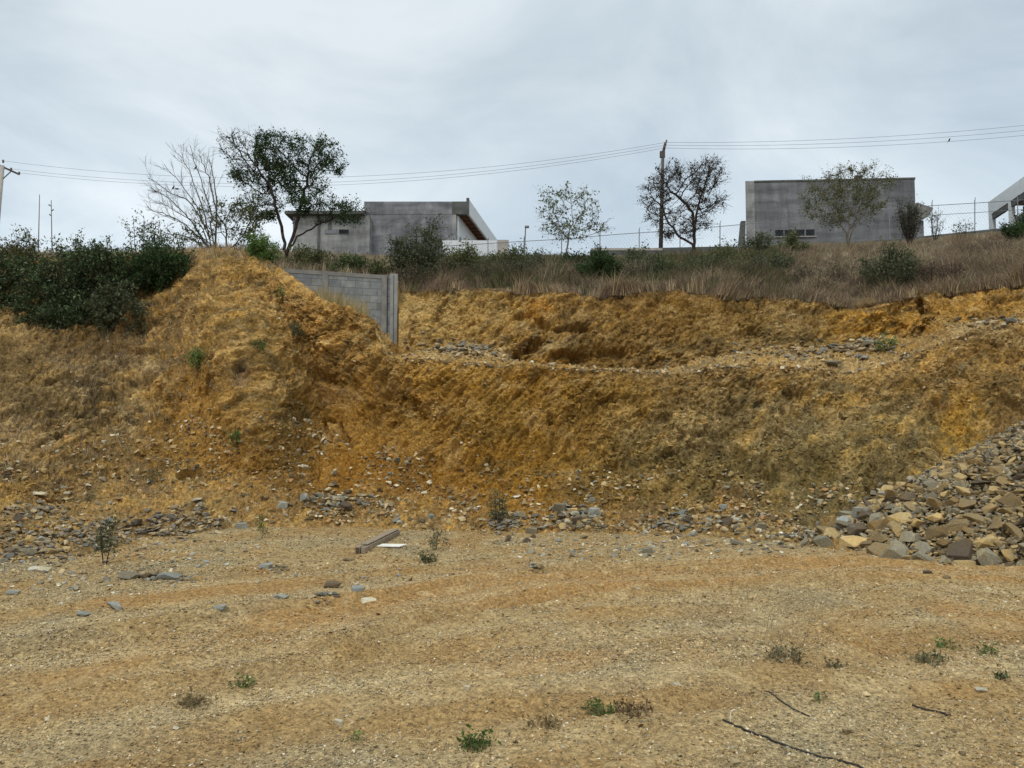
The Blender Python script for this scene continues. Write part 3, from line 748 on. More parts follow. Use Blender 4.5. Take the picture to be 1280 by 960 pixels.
keepq = (p[q4.ravel(), 2].reshape(-1, 4) > -0.35).any(1)
heap_v, heap_f, heap_c = p, q4[keepq], hc
def heap_norm(x, y):
    e_ = 0.15; a_ = (heap_h(x + e_, y) - heap_h(x - e_, y)) / (2 * e_); b_ = (heap_h(x, y + e_) - heap_h(x, y - e_)) / (2 * e_)
    n = np.stack([-a_, -b_, np.ones_like(a_)], -1); return n / np.linalg.norm(n, axis=1)[:, None]
cand = 110000
x = rng.uniform(3.6, 12.5, cand); y = rng.uniform(7.8, 14.0, cand); h = heap_h(x, y)
ok = h > -0.05; x, y, h = x[ok], y[ok], h[ok]
px_, py_ = proj(np.stack([x, y, h], -1)); ok = (px_ < 1750) ; x, y, h, px_, py_ = x[ok], y[ok], h[ok], px_[ok], py_[ok]
nh = heap_norm(x, y); ok = (nh[:, 1] < 0.25) ; x, y, h, px_, py_, nh = [q[ok] for q in (x, y, h, px_, py_, nh)]
HN = min(len(x), 27000); sel = rng.permutation(len(x))[:HN]; x, y, h, px_, py_, nh = [q[sel] for q in (x, y, h, px_, py_, nh)]
big_ok = np.clip(1 - h / 1.7, 0.12, 1)      # coarse blocks roll to the foot
hs = 0.035 + 0.10 * rng.random(HN) + (0.30 * rng.random(HN) ** 4) * big_ok
order = np.argsort(-hs); hs = hs[order]; x, y, h, px_, py_, nh = [q[order] for q in (x, y, h, px_, py_, nh)]
taken = []; kx, ky, ks = np.zeros(0), np.zeros(0), np.zeros(0); keep = []
for i in range(HN):                          # thin out: no stone swallowed by a bigger one
    if hs[i] > 0.12:
        dd = np.hypot(kx - x[i], ky - y[i])
        if len(dd) and (dd < 0.33 * (ks + hs[i])).any(): continue
        kx = np.append(kx, x[i]); ky = np.append(ky, y[i]); ks = np.append(ks, hs[i])
    keep.append(i)
keep = np.array(keep); x, y, h, hs, px_, py_, nh = [q[keep] for q in (x, y, h, hs, px_, py_, nh)]
hpos = np.stack([x, y, h], -1) + nh * (hs * 0.05)[:, None]
NIND = 200
inf = (px_ > 985) & (px_ < 1290)
ind = np.nonzero(inf)[0][:NIND]; rest = np.setdiff1d(np.arange(len(hs)), ind)
PALH = np.array([lin(132, 120, 94), lin(148, 124, 84), lin(108, 94, 70), lin(170, 146, 102), lin(122, 110, 92), lin(158, 146, 120)])
hcol = PALH[rng.integers(0, 6, len(rest))] * rng.uniform(.7, 1.25, (len(rest), 1))
v, f, c = bake(SLAB + LUMP[:3], hpos[rest], hs[rest], rots(len(rest), .7), hcol)
# the heap's core is quads; split them so that core and small stones are one mesh
tri = np.concatenate([heap_f[:, [0, 1, 2]], heap_f[:, [0, 2, 3]]])
vv = np.concatenate([heap_v, v]); ff = np.concatenate([tri, f + len(heap_v)]); c_ = np.concatenate([heap_c, c])
o = link('rock_heap', raw_mesh('rock_heap', vv, ff, c_), M['gravel']); tag(o, 'sloping heap of small broken rock at the right edge of the yard', 'rock heap', kind='stuff')

CLUS = [(180,720,28,5,90,1),(222,722,24,5,80,1),(404,746,18,4,60,1),(340,707,16,4,40,1),(670,712,16,4,40,1),(30,690,55,18,260,0),(100,672,70,16,320,0),(30,640,60,10,120,0),(200,665,70,14,240,0),(280,690,90,16,160,2),(80,720,90,12,160,2),(230,652,50,14,130,0),
        (425,628,50,14,170,1),(640,655,40,12,110,1),(720,648,34,16,190,1),(860,655,70,12,170,1),(800,684,150,12,420,2),(930,680,50,8,120,2),(1010,672,30,8,60,1),(700,690,60,8,90,2),(622,652,18,10,50,0),
        (1083,432,26,8,90,0),(585,438,55,9,160,0),(1230,404,50,6,60,0),(1040,440,90,10,160,0),(60,735,70,14,90,2),(150,690,120,20,160,2),(460,720,120,14,90,2)]
sp_, ssz, scl_ = [], [], []
SPAL = [np.array([lin(128, 112, 88), lin(150, 132, 100), lin(120, 114, 104), lin(172, 150, 112)]), np.array([lin(124, 121, 108), lin(106, 98, 84), lin(148, 143, 126), lin(138, 118, 86), lin(170, 150, 112)]), np.array([lin(176, 160, 126), lin(150, 146, 132), lin(198, 186, 158), lin(134, 122, 98), lin(122, 120, 112)])]
for cx_, cy_, rx_, ry_, n_, pk in CLUS:
    for _ in range(n_):
        q_, nn_ = surf(cx_ + random.gauss(0, rx_ * .55), cy_ + random.gauss(0, ry_ * .55)); k_ = ((.03 + .15 * random.random() ** 2.0) if pk < 2 else (.018 + .11 * random.random() ** 4)) * q_.y / 12
        sp_.append([q_.x, q_.y, q_.z + k_ * .12]); ssz.append(k_); scl_.append(SPAL[pk][random.randrange(len(SPAL[pk]))] * random.uniform(.7, 1.25))
v, f, c = bake(SLAB, np.array(sp_), np.array(ssz), rots(len(sp_), .35), np.array(scl_))
o = link('rubble', raw_mesh('rubble', v, f, c), M['gravel']); tag(o, 'grey and buff shards crumbled in patches round the larger stones', 'rubble', kind='stuff')
ROCKM = {}
def rock_mesh(kind, shape, i):
    key = (kind, shape, i)
    if key not in ROCKM:
        fl_ = {'slab': (1, random.uniform(.6, .9), random.uniform(.2, .42)), 'lump': (1, random.uniform(.7, .95), random.uniform(.55, .8))}[shape]
        v, f = hull_rock(200 + i + (50 if shape == 'slab' else 0), 14, fl_, 1)
        me = raw_mesh('rock', v, f); me.materials.append(M['rock_' + kind]); ROCKM[key] = me
    return ROCKM[key]
def place_rock(pos, size, kind, shape, label, group=None, rot=None, name='rock', scl=None):
    me = rock_mesh(kind, shape, random.randrange(7)); o = bpy.data.objects.new(name, me); C.objects.link(o)
    o.location = pos; s = size; o.scale = scl or (s, s, s)
    o.rotation_euler = rot if rot else (random.gauss(0, .42), random.gauss(0, .42), random.uniform(0, 6.28))
    tag(o, label, 'rock', group); return o
KN = {'grey': 'grey', 'brown': 'dull brown', 'ochre': 'pale ochre', 'purple': 'dark brown', 'bluegrey': 'blue grey', 'pale': 'whitish'}
for i in ind:
    kind = random.choices(['grey', 'brown', 'ochre', 'purple'], [3, 6, 3, 2])[0]; shape = 'slab' if random.random() < .8 else 'lump'
    low = 'low' if h[i] < 0.7 else 'high'
    place_rock(hpos[i], hs[i] * 1.1, kind, shape, '%s %s of broken rock lying %s on the heap at the right' % (KN[kind], 'flat slab' if shape == 'slab' else 'chunky lump', low),
               '%s %ss %s on the rock heap' % (KN[kind], shape, low))
# named boulders at the heap's left end
def on_heap(px, py):
    best = None
    for Y in np.arange(8, 14, 0.03):
        q = P(px, py, Y); hh = max(float(heap_h(q[0], q[1])), float(gh(q[0:1], q[1:2])[0]))
        if q[2] <= hh: return Vector(q)
    return surf(px, py)[0]
for px0, py0, s0, kind, shape, lab in [
    (1076, 640, .34, 'bluegrey', 'lump', 'largest blue grey boulder with a pale face at the left end of the rock heap'),
    (1055, 652, .26, 'bluegrey', 'lump', 'low blue grey boulder with a white streaked top at the heap tip'),
    (1104, 618, .24, 'bluegrey', 'lump', 'upright blue grey boulder with white streaks standing topmost at the heap tip'),
    (1094, 634, .17, 'ochre', 'lump', 'orange tan round rock wedged between the blue grey boulders'),
    (1140, 598, .17, 'pale', 'lump', 'pale upright stone on the upper left edge of the rock heap'),
    (1068, 662, .24, 'bluegrey', 'slab', 'dark slate slab under the largest blue grey boulder'),
    (983, 666, .19, 'grey', 'lump', 'grey rock standing alone left of the rock heap against the bank'),
    (1006, 676, .16, 'grey', 'slab', 'dark grey slab on the ground just left of the rock heap')]:
    place_rock(on_heap(px0, py0 + 6) + Vector((0, 0, .05)), s0, kind, shape, lab, rot=(random.gauss(0, .4), random.gauss(0, .4), random.uniform(0, 6)))
# stones along the foot of the bank and in the yard: (px, py, width in photo px, colour, shape, label or None)
NAMED = [(302,662,17,'bluegrey','lump','vivid blue grey stone alone on gravel at the foot of the spur'),
    (50,712,26,'pale','slab','large whitish slab among dark stones at the left edge'),
    (12,694,16,'purple','lump','dark round boulder at the far left edge of the yard'),(37,695,16,'grey','lump','grey boulder beside the dark one at the far left'),
    (49,676,15,'bluegrey','lump','blue grey boulder on the rubble berm at the left'),(107,661,13,'pale','lump','whitish stone upon the rubble berm at the left'),
    (82,690,12,'ochre','lump','cream stone at the foot of the rubble berm'),
    (160,722,30,'grey','slab','long grey slab leading the rock cluster left of the sapling tracks'),(180,720,22,'purple','slab','dark slab on top of the left rock cluster'),
    (213,722,30,'bluegrey','slab','blue grey crumbled slab in the rock cluster at left'),(247,724,15,'ochre','lump','orange stone at the right end of the left rock cluster'),
    (144,760,26,'bluegrey','slab','thin blue grey slab flat on the soil below the left cluster'),(105,768,17,'bluegrey','slab','small bluish slab left of the thin slab in the yard'),
    (277,765,19,'bluegrey','slab','pale bluish slab lying alone in the left middle yard'),(240,781,16,'pale','slab','whitish flat stone in the left yard'),
    (17,738,18,'bluegrey','slab','bluish slab at the left edge of the yard'),(93,732,14,'pale','slab','white rimmed flat stone left of the rock cluster'),
    (460,750,24,'pale','slab','long whitish slab right of the grey rubble in the middle yard'),(447,739,20,'bluegrey','slab','thin bluish slab just behind the long whitish one'),
    (404,745,26,'grey','slab','crumbling grey slab pile in the middle yard'),(352,744,20,'bluegrey','slab','bluish flat stone left of the crumbling grey slab'),
    (416,730,24,'purple','slab','thin dark slab behind the crumbling grey slab'),(388,764,14,'ochre','slab','tan flat stone below the bluish slab'),
    (335,706,22,'bluegrey','slab','blue white broken slab near the pale track'),(436,696,14,'purple','slab','dark slab in front of the timber beam'),
    (431,637,17,'purple','lump','dark hollow looking rock on the talus above the timber'),(380,624,13,'bluegrey','lump','bluish rock on the talus left of the dark one'),
    (352,634,14,'bluegrey','lump','grey blue rock at the talus foot left of centre'),(495,651,12,'bluegrey','lump','upright bluish stone behind the timber beam'),
    (538,648,9,'bluegrey','lump','small pale bluish stone right of the timber beam'),
    (650,645,14,'grey','lump','light grey leaning rock right of the small shrub at the bank foot'),(664,663,18,'grey','lump','dark grey flat rock in front of the leaning one'),
    (700,638,20,'grey','lump','large pale grey rock in the central rock group at the bank foot'),(740,628,15,'grey','lump','tall grey rock standing above the central rock group'),
    (717,641,13,'ochre','lump','pinkish tan stone in the central rock group'),(742,645,17,'bluegrey','lump','bluish rock right in the central rock group'),
    (720,654,20,'purple','lump','dark rock low in the central rock group'),(753,659,14,'purple','slab','dark slab right of the central rock group'),
    (809,687,17,'grey','lump','grey angular stone alone in the yard right of centre'),(853,645,15,'bluegrey','lump','bluish rock at the bank foot right of centre'),
    (905,636,13,'bluegrey','lump','small bluish rock high on the bank foot at right'),(908,654,15,'purple','lump','dark rock at the bank foot under the bluish one'),
    (926,662,15,'ochre','lump','ochre rock at the bank foot right of the dark rock'),(951,660,15,'grey','lump','grey rock between the ochre rock and the heap'),
    (920,679,18,'grey','slab','grey slab in the yard left of the rock heap'),(886,681,13,'grey','slab','flat grey stone left of the grey slab'),
    (864,683,11,'pale','slab','cream stone in the gravel strip right of centre'),(670,711,18,'grey','slab','crumbled grey slab in the centre of the yard'),
    (1160,719,11,'purple','lump','single small dark clod in the yard before the rock heap'),(1183,723,9,'brown','lump','small brown clod before the rock heap'),
    (1255,727,13,'brown','slab','brown flake in the yard under the right end of the heap'),(1227,851,16,'pale','slab','whitish flat stone in the right foreground'),
    (423,896,13,'pale','lump','white pebble in the left foreground'),(583,855,10,'pale','lump','white pebble in the middle foreground'),
    (220,901,10,'pale','slab','pale lilac pebble in the left foreground'),(512,956,9,'ochre','lump','orange pebble at the bottom edge'),
    (845,850,12,'pale','lump','white stone in gravel right of centre foreground'),(796,734,11,'pale','slab','thin white flake in the bare centre yard'),
    (690,457,11,'pale','slab','white stone on the bench edge under the eroded hollow'),
    (1265,404,22,'bluegrey','slab','dark bluish slab on the bench at the right edge'),(1083,433,20,'grey','slab','grey flat rock in the small rockfall on the bench at right'),
    (1040,457,20,'grey','slab','grey slab on the lip of the bench right of centre'),(245,626,14,'pale','slab','whitish flat stone at the foot of the spur'),
    (48,620,20,'pale','slab','long whitish slab on the terrace at the left edge'),(86,618,12,'pale','slab','small pale slab right of the long whitish one on the terrace')]
for px0, py0, w0, kind, shape, lab in NAMED:
    q, n = surf(px0, py0); s = w0 * q.y / F * 1.1
    o = place_rock(q + Vector((0, 0, s * .10)), s, kind, shape, lab, rot=(random.gauss(0, .12), random.gauss(0, .12), random.uniform(-.4, .4)))
extra = [(random.uniform(0, 280), random.uniform(640, 700)) for _ in range(22)] + [(random.gauss(425, 60), random.gauss(628, 10)) for _ in range(12)] + \
        [(random.uniform(600, 980), random.uniform(652, 690)) for _ in range(24)] + [(random.gauss(720, 35), random.gauss(648, 9)) for _ in range(10)]
for px0, py0 in extra:
    q, n = surf(px0, py0); s = random.uniform(7, 15) * q.y / F
    kind = random.choices(['grey', 'bluegrey', 'brown', 'ochre', 'purple'], [4, 2, 3, 2, 2])[0]; shape = random.choice(['slab', 'lump'])
    place = 'left berm' if px0 < 285 else 'talus left of centre' if px0 < 560 else 'bank foot right of centre'
    place_rock(q + Vector((0, 0, s * .12)), s, kind, shape, 'small %s %s lying loose on the %s' % (KN[kind], shape, place), '%s %ss on the %s' % (KN[kind], shape, place))

# ------------------------------------------------------------------ timber and litter of the yard
def gz_(x, y): return float(gh(np.array([float(x)]), np.array([float(y)]))[0])
a = gp(450, 690); b_ = gp(496, 667)
bx = Vector((b_[0] - a[0], b_[1] - a[1], 0)); ln = bx.length; ang = math.atan2(bx.y, bx.x) - math.pi / 2
t = empty('timber_beam', (a[0], a[1], gz_(*a) + .005), ang); tag(t, 'weathered grey brown timber beam lying on the gravel before the bank', 'timber beam')
mb = MB(); mb.box(-.066, 0, .0, -.006, ln, .085); mb.box(.004, .02, .0, .062, ln - .05, .078); o = mb.build('plank', M['beam'], t, bevel=.005)
mb = MB(); mb.box(-.06, -.004, .006, -.012, .004, .078); mb.build('shaded_end', M['beam_end'], t)
mb = MB(); mb.box(-.05, ln * .1, .087, .05, ln * .98, .103); o = mb.build('top_board', M['beam'], t, bevel=.004)
q = Vector((*gp(490, 683), 0)); q.z = gz_(q.x, q.y)
mb = MB(); mb.prism([(-.20, -.07, .012), (.12, -.10, .012), (.20, .05, .02), (-.14, .08, .02)], (0, 0, .018)); o = mb.build('board_offcut', M['board'], bevel=.003); o.location = q
tag(o, 'whitish flat board offcut lying against the timber beam', 'board')
def ground_line(name, pts, rad, mat, lab, cat, k=6, dense=6, lift=0.0):
    w_ = [gp(*p_) for p_ in pts]; out = []
    for i in range(len(w_) - 1):
        for j in range(dense):
            t_ = j / dense; x_ = w_[i][0] * (1 - t_) + w_[i + 1][0] * t_ ; y_ = w_[i][1] * (1 - t_) + w_[i + 1][1] * t_
            x_ += random.gauss(0, .004); out.append((x_, y_, gz_(x_, y_) + rad * .9 + lift))
    out.append((*w_[-1], gz_(*w_[-1]) + rad * .9)); mb = MB(); mb.tube(out, rad, k); o = mb.build(name, mat, smooth=True, origin=out[0]); tag(o, lab, cat); return o
ground_line('cable', [(903,897),(925,901),(958,912),(1000,924),(1045,935),(1085,948),(1120,956)], .006, M['cable'], 'long black cable half buried in gravel at the lower right', 'cable')
ground_line('cable', [(955,865),(972,873),(990,880),(1012,886)], .0045, M['cable'], 'short black cable piece behind the long one in the right foreground', 'cable')
a = gp(914, 897)
mb = MB(); mb.tube([(a[0], a[1], -.01), (a[0] - .006, a[1], .04), (a[0] + .0, a[1], .075), (a[0] + .02, a[1], .085)], .003, 5); o = mb.build('stick', M['board'], origin=(a[0], a[1], 0)); tag(o, 'thin pale bent stick poking up beside the long black cable', 'stick')

# ------------------------------------------------------------------ vegetation
def segs_mesh(name, p0, p1, r0, r1, mat, parent, k=4):
    d = p1 - p0; L_ = np.linalg.norm(d, axis=1); ok = L_ > 1e-6; p0, p1, r0, r1, d, L_ = p0[ok], p1[ok], r0[ok], r1[ok], d[ok], L_[ok]
    d = d / L_[:, None]; ref = np.where(np.abs(d[:, 2:3]) > .9, [[1., 0, 0]], [[0, 0, 1.]])
    a = np.cross(d, ref); a /= np.linalg.norm(a, axis=1)[:, None]; b = np.cross(d, a); n = len(d); V = []
    for (p_, r_) in ((p0, r0), (p1, r1)):
        for j in range(k):
            t_ = 2 * np.pi * j / k; V.append(p_ + (a * np.cos(t_) + b * np.sin(t_)) * r_[:, None])
    V = np.stack(V, 1).reshape(-1, 3); base = (np.arange(n) * 2 * k)[:, None]; F_ = []
    for j in range(k): F_.append(base + np.array([[j, (j + 1) % k, k + (j + 1) % k, k + j]]))
    o0 = np.array(parent.location) if parent else 0
    return link(name, raw_mesh(name, V - o0, np.concatenate(F_), smooth=True), mat, parent)
def leaves_mesh(name, pos, size, colr, mat, parent, asp=.5, droop=0, r=rng, var=.35):
    n = len(pos); d = r.normal(size=(n, 3)); d[:, 2] -= droop; d /= np.linalg.norm(d, axis=1)[:, None]
    e_ = r.normal(size=(n, 3)); s_ = np.cross(d, e_); s_ /= np.linalg.norm(s_, axis=1)[:, None]
    L_ = size * (.45 + 1.15 * r.random(n) ** 1.3)[:, None]; w_ = L_ * asp
    V = np.stack([pos - d * L_ * .5, pos + s_ * w_ * .5, pos + d * L_ * .5, pos - s_ * w_ * .5], 1).reshape(-1, 3)
    F_ = np.arange(n * 4).reshape(n, 4)
    cm = np.array(colr)
    if cm.ndim == 1: cm = cm[None]
    c_ = cm[r.integers(0, len(cm), n)] * r.uniform(1 - var, 1 + var, (n, 1)) * (1 + .45 * perlin(pos * 2.2 + 3)[:, None]); o0 = np.array(parent.location) if parent else 0
    return link(name, raw_mesh(name, V - o0, F_, np.repeat(np.clip(c_, 0, .9), 4, 0)), mat, parent)
def colonise(root, att, step, infl, kill, tilt=(0, 0, .15), maxit=160, seeds=None):
    nodes = [np.array(root, float)]; par = [-1]
    if seeds is not None:
        for s_ in seeds:
            s_ = np.array(s_, float); last = 0
            for a_, b_ in zip(np.vstack([nodes[0], s_[:-1]]), s_):
                m = max(1, int(np.linalg.norm(b_ - a_) / step))
                for j in range(1, m + 1):
                    nodes.append(a_ + (b_ - a_) * j / m + rng.normal(0, step * .12, 3)); par.append(last); last = len(nodes) - 1
    att = np.array(att); alive = np.ones(len(att), bool); nd = np.full(len(att), 1e9); ni = np.zeros(len(att), int); done = 0
    for it in range(maxit):
        new = np.array(nodes[done:]); 
        if len(new):
            D = np.linalg.norm(att[:, None] - new[None], axis=2); j = D.argmin(1); dm = D[np.arange(len(att)), j]; u = dm < nd
            nd[u] = dm[u]; ni[u] = j[u] + done
        done = len(nodes); alive &= nd > kill
        act = alive & (nd < infl)
        if not act.any(): break
        NA = np.array(nodes); added = False
        for k in np.unique(ni[act]):
            m = act & (ni == k); v_ = att[m] - NA[k]; v_ /= np.linalg.norm(v_, axis=1)[:, None]; d_ = v_.mean(0) + np.array(tilt) * .5 + rng.normal(0, .12, 3)
            q_ = NA[k] + d_ / np.linalg.norm(d_) * step
            if len(nodes) < 6000: nodes.append(q_); par.append(k); added = True
        if not added: break
    return np.array(nodes), np.array(par)
def tree(name, label, cat, base, blobs, natt, leafn, leafs, lcol, bark, r_tip=.006, pw=2.2, step=.16, seeds=None, group=None, twig=0, twigl=.35, droop=0, spread=.14, rmax=None, asp=.5, infl=None, kill=None, lmask=None, trans='leaf'):
    """blobs: (centre, radii, weight); the crown fills them"""
    root = empty(name, base); tag(root, label, cat, group)
    wts = np.array([b_[2] for b_ in blobs], float); ch = rng.choice(len(blobs), natt, p=wts / wts.sum())
    v_ = rng.normal(size=(natt, 3)); v_ /= np.linalg.norm(v_, axis=1)[:, None]; v_ *= rng.random((natt, 1)) ** .4
    att = np.array([blobs[i][0] for i in ch]) + v_ * np.array([blobs[i][1] for i in ch])
    size = float(np.linalg.norm(att.max(0) - att.min(0)))
    nodes, par = colonise(base, att, step, infl or size * .6, kill or step * 1.4, seeds=seeds)
    n = len(nodes); rad = np.zeros(n); kids = np.zeros(n, int)
    for i in range(1, n): kids[par[i]] += 1
    acc = np.where(kids == 0, r_tip ** pw, 0.)
    for i in range(n - 1, 0, -1):
        acc[par[i]] += acc[i]
    rad = np.maximum(acc, r_tip ** pw) ** (1 / pw)
    if rmax: rad = np.minimum(rad, rmax * (0.5 + 0.5 * rad / rad.max()))
    i = np.arange(1, n); p0 = nodes[par[i]]; p1 = nodes[i]; r0 = np.minimum(rad[par[i]], rad[i] * 1.5); r1 = rad[i]
    segs_mesh('trunk', p0, p1, r0, r1, bark, root, 6)
    tips = np.nonzero(rad < r_tip * 2.2)[0]
    if twig:
        c_ = np.array([b_[0] for b_ in blobs]).mean(0)
        ti = rng.choice(tips, twig); d_ = nodes[ti] - nodes[np.maximum(par[ti], 0)] ; d_ /= (np.linalg.norm(d_, axis=1)[:, None] + 1e-6)
        d_ = d_ + rng.normal(0, .45, (twig, 3)); d_ /= np.linalg.norm(d_, axis=1)[:, None]; l_ = twigl * rng.uniform(.4, 1.2, (twig, 1))
        m_ = nodes[ti] + d_ * l_ * .5; e2 = m_ + (d_ + rng.normal(0, .35, (twig, 3))) * l_ * .5
        P0 = np.concatenate([nodes[ti], m_]); P1 = np.concatenate([m_, e2]); rr = np.full(twig, r_tip * .7)
        segs_mesh('twigs', P0, P1, np.concatenate([rr, rr * .8]), np.concatenate([rr * .8, rr * .4]), bark, root, 3)
        tw = (P0, P1)
    if leafn:
        if twig: 
            j = rng.integers(0, len(tw[0]), leafn); t_ = rng.random((leafn, 1)); lp = tw[0][j] * (1 - t_) + tw[1][j] * t_ + rng.normal(0, spread * .4, (leafn, 3))
        else: lp = nodes[rng.choice(tips, leafn)] + rng.normal(0, spread, (leafn, 3))
        if lmask: lp = lp[lmask(lp)]
        leaves_mesh('crown', lp, leafs, lcol, M[trans], root, asp=asp, droop=droop)
    return root
def S(Y): return Y / F
def blob(px, py, Y, rx, ry, wt=1, dy=0, ryd=None):
    s = S(Y); c_ = P(px, py, Y + dy); return (c_, (rx * s, (ryd or rx) * s, ry * s), wt * rx * ry)
DG = [lin(58, 78, 46), lin(46, 62, 40), lin(74, 92, 54)]
OL = [lin(96, 100, 66), lin(82, 92, 60), lin(112, 110, 74)]
BG = [lin(92, 116, 60), lin(108, 128, 70), lin(84, 104, 58)]
GO = [lin(92, 98, 72), lin(104, 108, 84), lin(80, 84, 60)]
DK = [lin(52, 66, 44), lin(68, 82, 54), lin(58, 70, 48), lin(72, 84, 56), lin(116, 126, 92)]

# big dark tree by the block wall
Y0 = 24.0; base = terr(357, Y0); base.z -= .1
s1 = [P(358, 318, Y0), P(352, 290, Y0), P(346, 262, Y0 - .2), P(338, 235, Y0 - .3)]
s2 = [P(358, 318, Y0), P(368, 290, Y0 + .1), P(376, 255, Y0 + .2), P(386, 215, Y0 + .3)]
s3 = [P(358, 318, Y0), P(372, 297, Y0 + .1), P(395, 282, Y0 + .4), P(420, 272, Y0 + .5)]
tree('leafy_tree', 'tall dark green tree with forked black trunk growing behind the block wall', 'tree', base,
     [blob(330, 200, Y0, 46, 26), blob(395, 195, Y0, 34, 24), blob(312, 228, Y0, 30, 18), blob(352, 222, Y0, 30, 20), blob(380, 232, Y0, 32, 18), blob(320, 262, Y0, 30, 22, .7), blob(405, 264, Y0, 54, 14, .9), blob(438, 265, Y0, 24, 12, 1.0), blob(300, 190, Y0, 30, 26, .8), blob(408, 200, Y0, 26, 20, .8), blob(345, 182, Y0, 40, 16, .7)],
     1500, 44000, .062, DG, M['bark'], r_tip=.007, step=.15, seeds=[s1, s2, s3], spread=.17, twig=2600, twigl=.32, rmax=.16, pw=2.25,
     lmask=lambda q: (lambda u: rng.random(len(q)) < np.where((u[0] < 318) & (u[1] < 212), .22, 1.0) * np.clip(.55 + 1.9 * perlin(q * 1.5), .06, 1))(proj(q)))
# bare fan shaped tree at its left
Y0 = 22.5; base = terr(264, Y0); base.z -= .1
def fan_tree(name, label, cat, base, stems, Y, bark, ntw=9, rad=.03, tl=.5):
    root = empty(name, base); tag(root, label, cat); P0, P1, R0, R1 = [], [], [], []
    def chain(pts, r0, r1):
        n = len(pts)
        for i in range(n - 1): P0.append(pts[i]); P1.append(pts[i + 1]); R0.append(r0 + (r1 - r0) * i / n); R1.append(r0 + (r1 - r0) * (i + 1) / n)
    A = [];
    for st in stems:
        kk_ = np.array(st, float); tt = np.linspace(0, len(st) - 1, 16); xs = np.interp(tt, range(len(st)), kk_[:, 0]); ys = np.interp(tt, range(len(st)), kk_[:, 1])
        dy = rng.uniform(-.9, .9); pts = P(xs, ys, Y + np.linspace(0, 1, 16) * dy) + rng.normal(0, .015, (16, 3)); chain(pts, rad * st_r(st, stems), .006)
        for lev, (cnt_, l0) in enumerate(((ntw, tl * 1.5),)):
            for _ in range(cnt_):
                i = rng.integers(4, 15); d0 = pts[i + 0] - pts[i - 1]; d0 /= np.linalg.norm(d0); side = rng.choice([-1, 1]) * rng.uniform(.25, .75)
                d1 = d0 + side * np.array([d0[2], 0, -d0[0]]) + np.array([0, rng.normal(0, .25), .1]); d1 /= np.linalg.norm(d1); l_ = l0 * rng.uniform(.5, 1.2)
                q = [pts[i]]
                for s_ in range(6): d1 = d1 + np.array([0, 0, .06]) + rng.normal(0, .05, 3); d1 /= np.linalg.norm(d1); q.append(q[-1] + d1 * l_ / 6)
                chain(q, .0048, .0022)
                for _ in range(6):
                    j = rng.integers(1, 6); d2 = d1 + rng.normal(0, .45, 3); d2 /= np.linalg.norm(d2); e_ = q[j] + d2 * l_ * rng.uniform(.25, .55); chain([q[j], (q[j] + e_) / 2 + rng.normal(0, .01, 3), e_], .0026, .0015)
    segs_mesh('trunk', np.array(P0), np.array(P1), np.array(R0), np.array(R1), bark, root, 4); return root
def st_r(st, stems): return 1.0 if st is stems[0] else .62
fan_tree('bare_tree', 'pale leafless tree with fan of thin branches left of the dark green tree', 'tree', base,
    [[(266,328),(271,290),(271,250),(267,222),(262,200)], [(266,320),(258,275),(244,232),(232,205),(222,190)], [(268,310),(262,262),(248,215),(238,180)], [(264,315),(240,278),(218,254),(195,238)],
     [(262,300),(248,262),(228,232),(205,206)], [(262,310),(232,280),(208,268),(184,262)], [(258,285),(236,250),(212,240),(186,222)], [(262,315),(236,296),(210,292),(190,300)], [(270,262),(262,225),(250,196)], [(262,310),(250,280),(226,268),(200,252)]],
    Y0, M['bark_thin'], ntw=12, rad=.034, tl=.42)
Y0 = 21.5; base = terr(285, Y0)
tree('leafy_tree', 'low olive leafed tree mixed with dry twigs under the dark green tree', 'tree', base,
     [blob(265, 275, Y0, 24, 26), blob(300, 282, Y0, 30, 28), blob(240, 300, Y0, 22, 14), blob(320, 262, Y0, 20, 22, .5)],
     500, 3600, .075, OL + GO, M['bark'], r_tip=.005, step=.14, twig=700, twigl=.3, rmax=.05,
     lmask=lambda q: rng.random(len(q)) < np.clip(.5 + perlin(q * 1.6), .05, 1))
# sparse pale tree near the middle
Y0 = 30; base = terr(706, Y0)
tree('sparse_tree', 'thin tree with sparse pale leaves standing on the bank top left of the wooden pole', 'tree', base,
     [blob(690, 262, Y0, 22, 24), blob(730, 258, Y0, 22, 22), blob(712, 285, Y0, 38, 18), blob(752, 288, Y0, 16, 12, .8), blob(700, 245, Y0, 30, 12, .7)],
     380, 3300, .10, [lin(96, 108, 84), lin(118, 126, 100)], M['bark_pale'], r_tip=.006, step=.2, twig=500, twigl=.4, rmax=.05, spread=.2,
     lmask=lambda q: rng.random(len(q)) < np.clip(.45 + perlin(q * 1.5), .05, 1))
# dark half bare tree beside the pole
Y0 = 40; base = terr(868, Y0); base.z -= .3
s1 = [P(866, 305, Y0), P(850, 295, Y0), P(836, 280, Y0), P(829, 262, Y0)]
s2 = [P(868, 300, Y0), P(869, 275, Y0), P(872, 255, Y0)]
s3 = [P(868, 290, Y0), P(866, 265, Y0), P(850, 248, Y0), P(838, 240, Y0)]
tree('bare_tree', 'dark twisted nearly leafless tree just right of the wooden pole', 'tree', base,
     [blob(880, 222, Y0, 24, 24, 1.6), blob(842, 225, Y0, 22, 20), blob(822, 250, Y0, 20, 32), blob(875, 255, Y0, 34, 22, .5), blob(850, 285, Y0, 40, 14, .3)],
     900, 5200, .09, [lin(72, 66, 56), lin(84, 80, 62), lin(62, 60, 50)], M['bark'], r_tip=.012, step=.22, seeds=[s1, s2, s3], twig=2300, twigl=.55, rmax=.34, pw=2.05, spread=.2)
